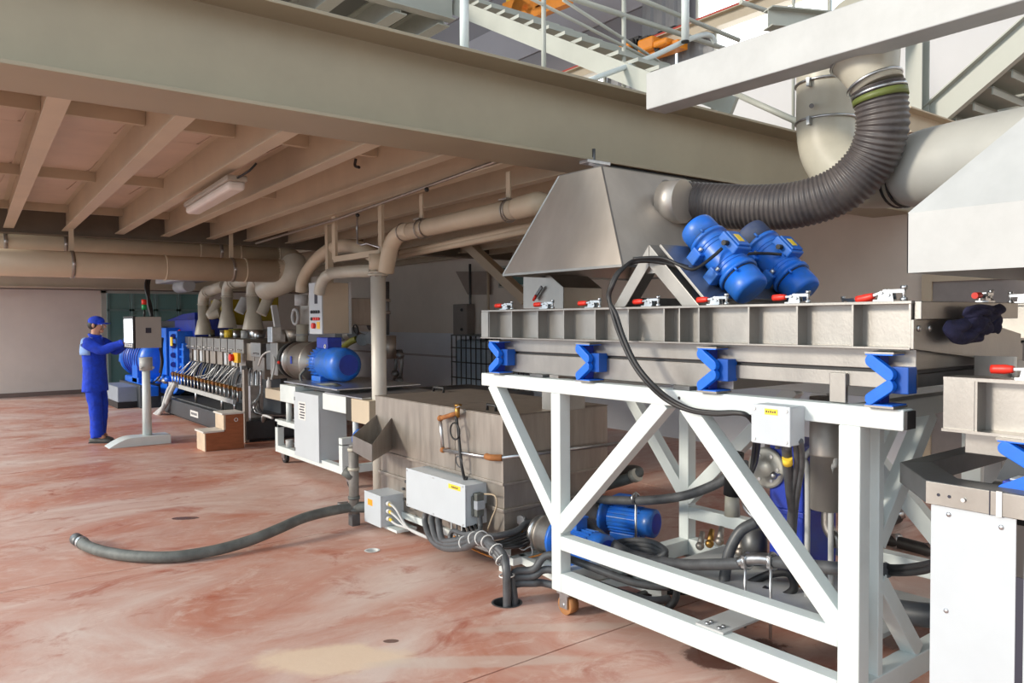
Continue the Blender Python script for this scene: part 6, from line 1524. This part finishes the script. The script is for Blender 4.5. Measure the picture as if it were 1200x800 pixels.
# local frame: +x = facing, +y = his left, z up ; built at 1.77 m with shoes and cap
J = [((0.0, 0, .93), (.08, .07)),          # 0 pelvis
     ((0.0, 0, 1.10), (.10, .085)), ((-.01, 0, 1.28), (.11, .085)), ((-.005, 0, 1.42), (.095, .075)),   # 1-3 spine, chest
     ((.01, 0, 1.50), (.058, .058)), ((.03, 0, 1.565), (.055, .06)), ((.045, 0, 1.64), (.078, .095)), ((.04, 0, 1.72), (.06, .075)),  # neck, head
     ((0, .15, 1.40), .045), ((.20, .20, 1.285), .047), ((.43, .12, 1.41), .034),        # 8-10 left arm
     ((0, -.15, 1.40), .045), ((.21, -.19, 1.30), .047), ((.45, -.10, 1.40), .034),      # 11-13 right arm
     ((.0, .095, .86), .075), ((.03, .10, .50), .055), ((-.01, .10, .11), .048), ((.10, .105, .055), (.042, .035)),  # 14-17 left leg
     ((.0, -.095, .86), .075), ((.05, -.095, .50), .055), ((.06, -.095, .11), .048), ((.18, -.10, .055), (.042, .035))]  # right leg
BN = [(0, 1), (1, 2), (2, 3), (3, 4), (4, 5), (5, 6), (6, 7), (3, 8), (8, 9), (9, 10), (3, 11), (11, 12), (12, 13), (0, 14), (14, 15), (15, 16), (16, 17), (0, 18), (18, 19), (19, 20), (20, 21)]
body = skin_body('body', J, BN, SKIN, man)
# clothing: lofted sections melted into one continuous surface per garment
def loft(m, secs, n=20):
    b = len(m.v)
    for (cx, cy, cz, rx, ry) in secs:
        m.v += [Vector((cx + rx * math.cos(2 * PI * k / n), cy + ry * math.sin(2 * PI * k / n), cz)) for k in range(n)]
    q = len(secs)
    for i in range(q - 1):
        for k in range(n): m.f.append([b + i * n + k, b + i * n + (k + 1) % n, b + (i + 1) * n + (k + 1) % n, b + (i + 1) * n + k]); m.s.append(True)
    m.f.append([b + k for k in range(n - 1, -1, -1)]); m.s.append(True); m.f.append([b + (q - 1) * n + k for k in range(n)]); m.s.append(True)
tx = bpy.data.textures.new('folds', 'CLOUDS'); tx.noise_scale = .09
def melt(o, voxel=.012, it=4, k=.012):
    r = o.modifiers.new('melt', 'REMESH'); r.mode = 'VOXEL'; r.voxel_size = voxel; r.use_smooth_shade = True
    sm = o.modifiers.new('soft', 'SMOOTH'); sm.iterations = it; sm.factor = .5
    d_ = o.modifiers.new('folds', 'DISPLACE'); d_.texture = tx; d_.strength = k; d_.mid_level = .5; d_.texture_coords = 'LOCAL'
TORSO = [(0, 0, .72, .158, .208), (0, 0, .80, .154, .20), (0, 0, .90, .148, .188), (0, 0, 1.02, .142, .178), (-.005, 0, 1.15, .142, .180), (-.012, 0, 1.28, .145, .192), (-.012, 0, 1.38, .130, .190), (-.006, 0, 1.44, .105, .150), (.006, 0, 1.485, .075, .085), (.010, 0, 1.505, .066, .068)]
jm = MB(); loft(jm, TORSO)
SL = (([(-.005, .15, 1.405), (.03, .205, 1.385), (.11, .215, 1.335), (.205, .205, 1.285), (.32, .165, 1.345), (.42, .122, 1.404)]), ([(-.005, -.15, 1.405), (.03, -.20, 1.39), (.11, -.205, 1.345), (.215, -.195, 1.30), (.33, -.15, 1.35), (.44, -.104, 1.397)]))
for sl in SL: jm.tube(sl, .07, 14, sub=5, radii=[.085, .085, .076, .068, .058, .050])
jk = jm.build('jacket', CLOTH_B, man, local=True); melt(jk)
ym = MB(); n = 17; vs = []
YZ = (1.235, 1.28, 1.33, 1.38, 1.42, 1.45, 1.475)
def tor(z):
    for a, b in zip(TORSO, TORSO[1:]):
        if a[2] <= z <= b[2]:
            t = (z - a[2]) / (b[2] - a[2]); return [a[i] * (1 - t) + b[i] * t for i in range(5)]
for z in YZ:
    c = tor(z)
    for k in range(n):
        a = PI / 2 - .35 + (PI + .7) * k / (n - 1)
        vs.append((c[0] + (c[3] + .017) * math.cos(a), c[1] + (c[4] + .012) * math.sin(a), z))
ym.add(vs, [(j * n + k, j * n + k + 1, (j + 1) * n + k + 1, (j + 1) * n + k) for j in range(len(YZ) - 1) for k in range(n - 1)], True)
yk = ym.build('yoke', CLOTH_L, man, local=True); sdy = yk.modifiers.new('t', 'SOLIDIFY'); sdy.thickness = .008; sdy.offset = 0
for s in (1, -1):
    MB().tube([(-.045, s * .12, 1.452), (-.03, s * .19, 1.43), (-.005, s * .235, 1.375)], .05, 10, sub=4, radii=[.03, .048, .052]).build('shoulder_patch', CLOTH_L, man, local=True)
    MB().box(.125, .138, s * .10 - .045, s * .10 + .045, 1.24, 1.245).build('pocket_flap', CLOTH_B, man, local=True)
tm = MB(); loft(tm, [(0, 0, .72, .125, .165), (0, 0, .80, .132, .172), (0, 0, .92, .128, .165), (0, 0, .98, .12, .155)])
LEGS = ([(0, .088, .80), (.015, .095, .64), (.028, .10, .48), (.012, .10, .28), (-.005, .102, .12), (-.005, .102, .075)], [(0, -.088, .80), (.03, -.095, .64), (.052, -.097, .48), (.058, -.097, .28), (.065, -.098, .12), (.068, -.098, .075)])
for lg in LEGS: tm.tube(lg, .09, 16, sub=4, radii=[.105, .096, .086, .083, .084, .086])
tro = tm.build('trousers', CLOTH_B, man, local=True); melt(tro, .012, 3, .018)
for s, x in ((1, -.005), (-1, .065)):
    y = s * .1
    sh = MB(); prof = []
    secs = [(-.10, .030, .075), (-.06, .042, .095), (.0, .044, .10), (.06, .046, .08), (.13, .048, .062), (.18, .036, .045), (.20, .012, .03)]
    vs = []
    for (dx, w, h) in secs:
        for k in range(10):
            a = 2 * PI * k / 10; vs.append((x + dx, y + w * math.cos(a), max(0.002, h / 2 + h / 2 * math.sin(a))))
    n = len(secs)
    sh.add(vs, [(i * 10 + k, i * 10 + (k + 1) % 10, (i + 1) * 10 + (k + 1) % 10, (i + 1) * 10 + k) for i in range(n - 1) for k in range(10)] + [tuple(range(10)), tuple(range((n - 1) * 10, n * 10))], True)
    s_ = sh.build('shoe', SHOE, man, local=True)
    MB().prism([(x - .10, y - .045, 0), (x + .19, y - .045, 0), (x + .2, y, 0), (x + .19, y + .045, 0), (x - .10, y + .045, 0)], (0, 0, .014)).build('sole', BLACK, s_, local=True)
# face
for s in (1, -1):
    e = MB().ball((.125, s * .032, 1.655), .013, .013, .010, 10, 7).build('eye', LABEL_W, man, local=True)
    MB().ball((.136, s * .032, 1.655), .005, .006, .006, 8, 5).build('iris', INK, e, local=True)
    MB().ball((.128, s * .033, 1.678), .010, .020, .006, 8, 5).build('eyebrow', HAIR, man, local=True)
    MB().ball((.035, s * .083, 1.645), .020, .010, .032, 10, 7).build('ear', SKIN, man, local=True)
MB().tube([(.130, 0, 1.668), (.148, 0, 1.645), (.160, 0, 1.628), (.140, 0, 1.618)], .012, 8, sub=4, radii=[.008, .011, .015, .009]).build('nose', SKIN, man, local=True)
MB().ball((.128, 0, 1.592), .012, .026, .007, 10, 6).build('mouth', mat('lips', (.36, .13, .10, 1), .5), man, local=True)
MB().ball((.108, 0, 1.563), .026, .034, .024, 10, 7).build('chin', SKIN, man, local=True)
hr = MB().ball((.010, 0, 1.66), .098, .086, .085, 18, 12).build('hair', HAIR, man, local=True)
cp_ = MB().ball((.035, 0, 1.705), .112, .094, .075, 22, 12).build('cap', CLOTH_B, man, local=True)
MB().lathe((.035, 0, 1.685), (0, 0, 1), [(0, .098), (.03, .100), (.03, .09)], 24, cap=False).build('cap_band', CLOTH_B, cp_, local=True)
br_ = MB(); vs = []
for j in range(5):
    for k in range(11):
        a = (k / 10 - .5) * 2.0; rr = .095 + .10 * (j / 4) * (math.cos(a) ** .5)
        vs.append((.03 + rr * math.cos(a), .82 * rr * math.sin(a) if j < 4 else .82 * rr * math.sin(a), 1.695 - .018 * j / 4 - .02 * math.sin(a) ** 2))
br_.add(vs, [(j * 11 + k, j * 11 + k + 1, (j + 1) * 11 + k + 1, (j + 1) * 11 + k) for j in range(4) for k in range(10)], True)
bo = br_.build('cap_peak', CLOTH_B, cp_, local=True); sd = bo.modifiers.new('t', 'SOLIDIFY'); sd.thickness = .006
MB().torus((.012, 0, 1.505), (.2, 0, 1), .072, .02, 20, 8).build('collar', CLOTH_B, man, local=True)
# hands: palm and five separate bent fingers each, joined to the body's wrists
def hand(wrist, d, side, name):
    d = Vector(d).normalized(); s = Vector((0, 0, 1)).cross(d).normalized() * side; u = Vector((0, 0, 1))
    w = Vector(wrist)
    j = [(w, .026), (w + d * .045, (.036, .018)), (w + d * .085, (.038, .016))]; b = [(0, 1), (1, 2)]
    for k, (off, L) in enumerate(((-.03, .062), (-.010, .072), (.011, .068), (.030, .052))):
        i = len(j); p0 = w + d * .088 + s * off
        j += [(p0, .0088), (p0 + d * L * .5 + u * .006, .0085), (p0 + d * L * .85 - u * .016, .0075), (p0 + d * L - u * .034, .0065)]
        b += [(2, i), (i, i + 1), (i + 1, i + 2), (i + 2, i + 3)]
    i = len(j); p0 = w + d * .035 - s * .032 - u * .004
    j += [(p0, .011), (p0 + d * .03 - s * .022 - u * .01, .0095), (p0 + d * .058 - s * .022 - u * .022, .008)]
    b += [(1, i), (i, i + 1), (i + 1, i + 2)]
    return skin_body(name, j, b, SKIN, man, 2, 1)
hand((.43, .12, 1.41), (.95, -.25, .12), 1, 'hand'); hand((.45, -.10, 1.40), (.95, .2, .1), -1, 'hand')
for (p, q) in (((.405, .13, 1.394), (.435, .118, 1.410)), ((.425, -.108, 1.388), (.455, -.098, 1.402))):
    MB().rings([(p, Vector(q) - Vector(p), .055), (q, Vector(q) - Vector(p), .053)], 18).build('cuff', CLOTH_B, man, local=True)
man.location = P(113, 517.5, Z=0); man.rotation_euler = (0, 0, math.radians(-38)); man.scale = (1.0, 1.0, 1.0)
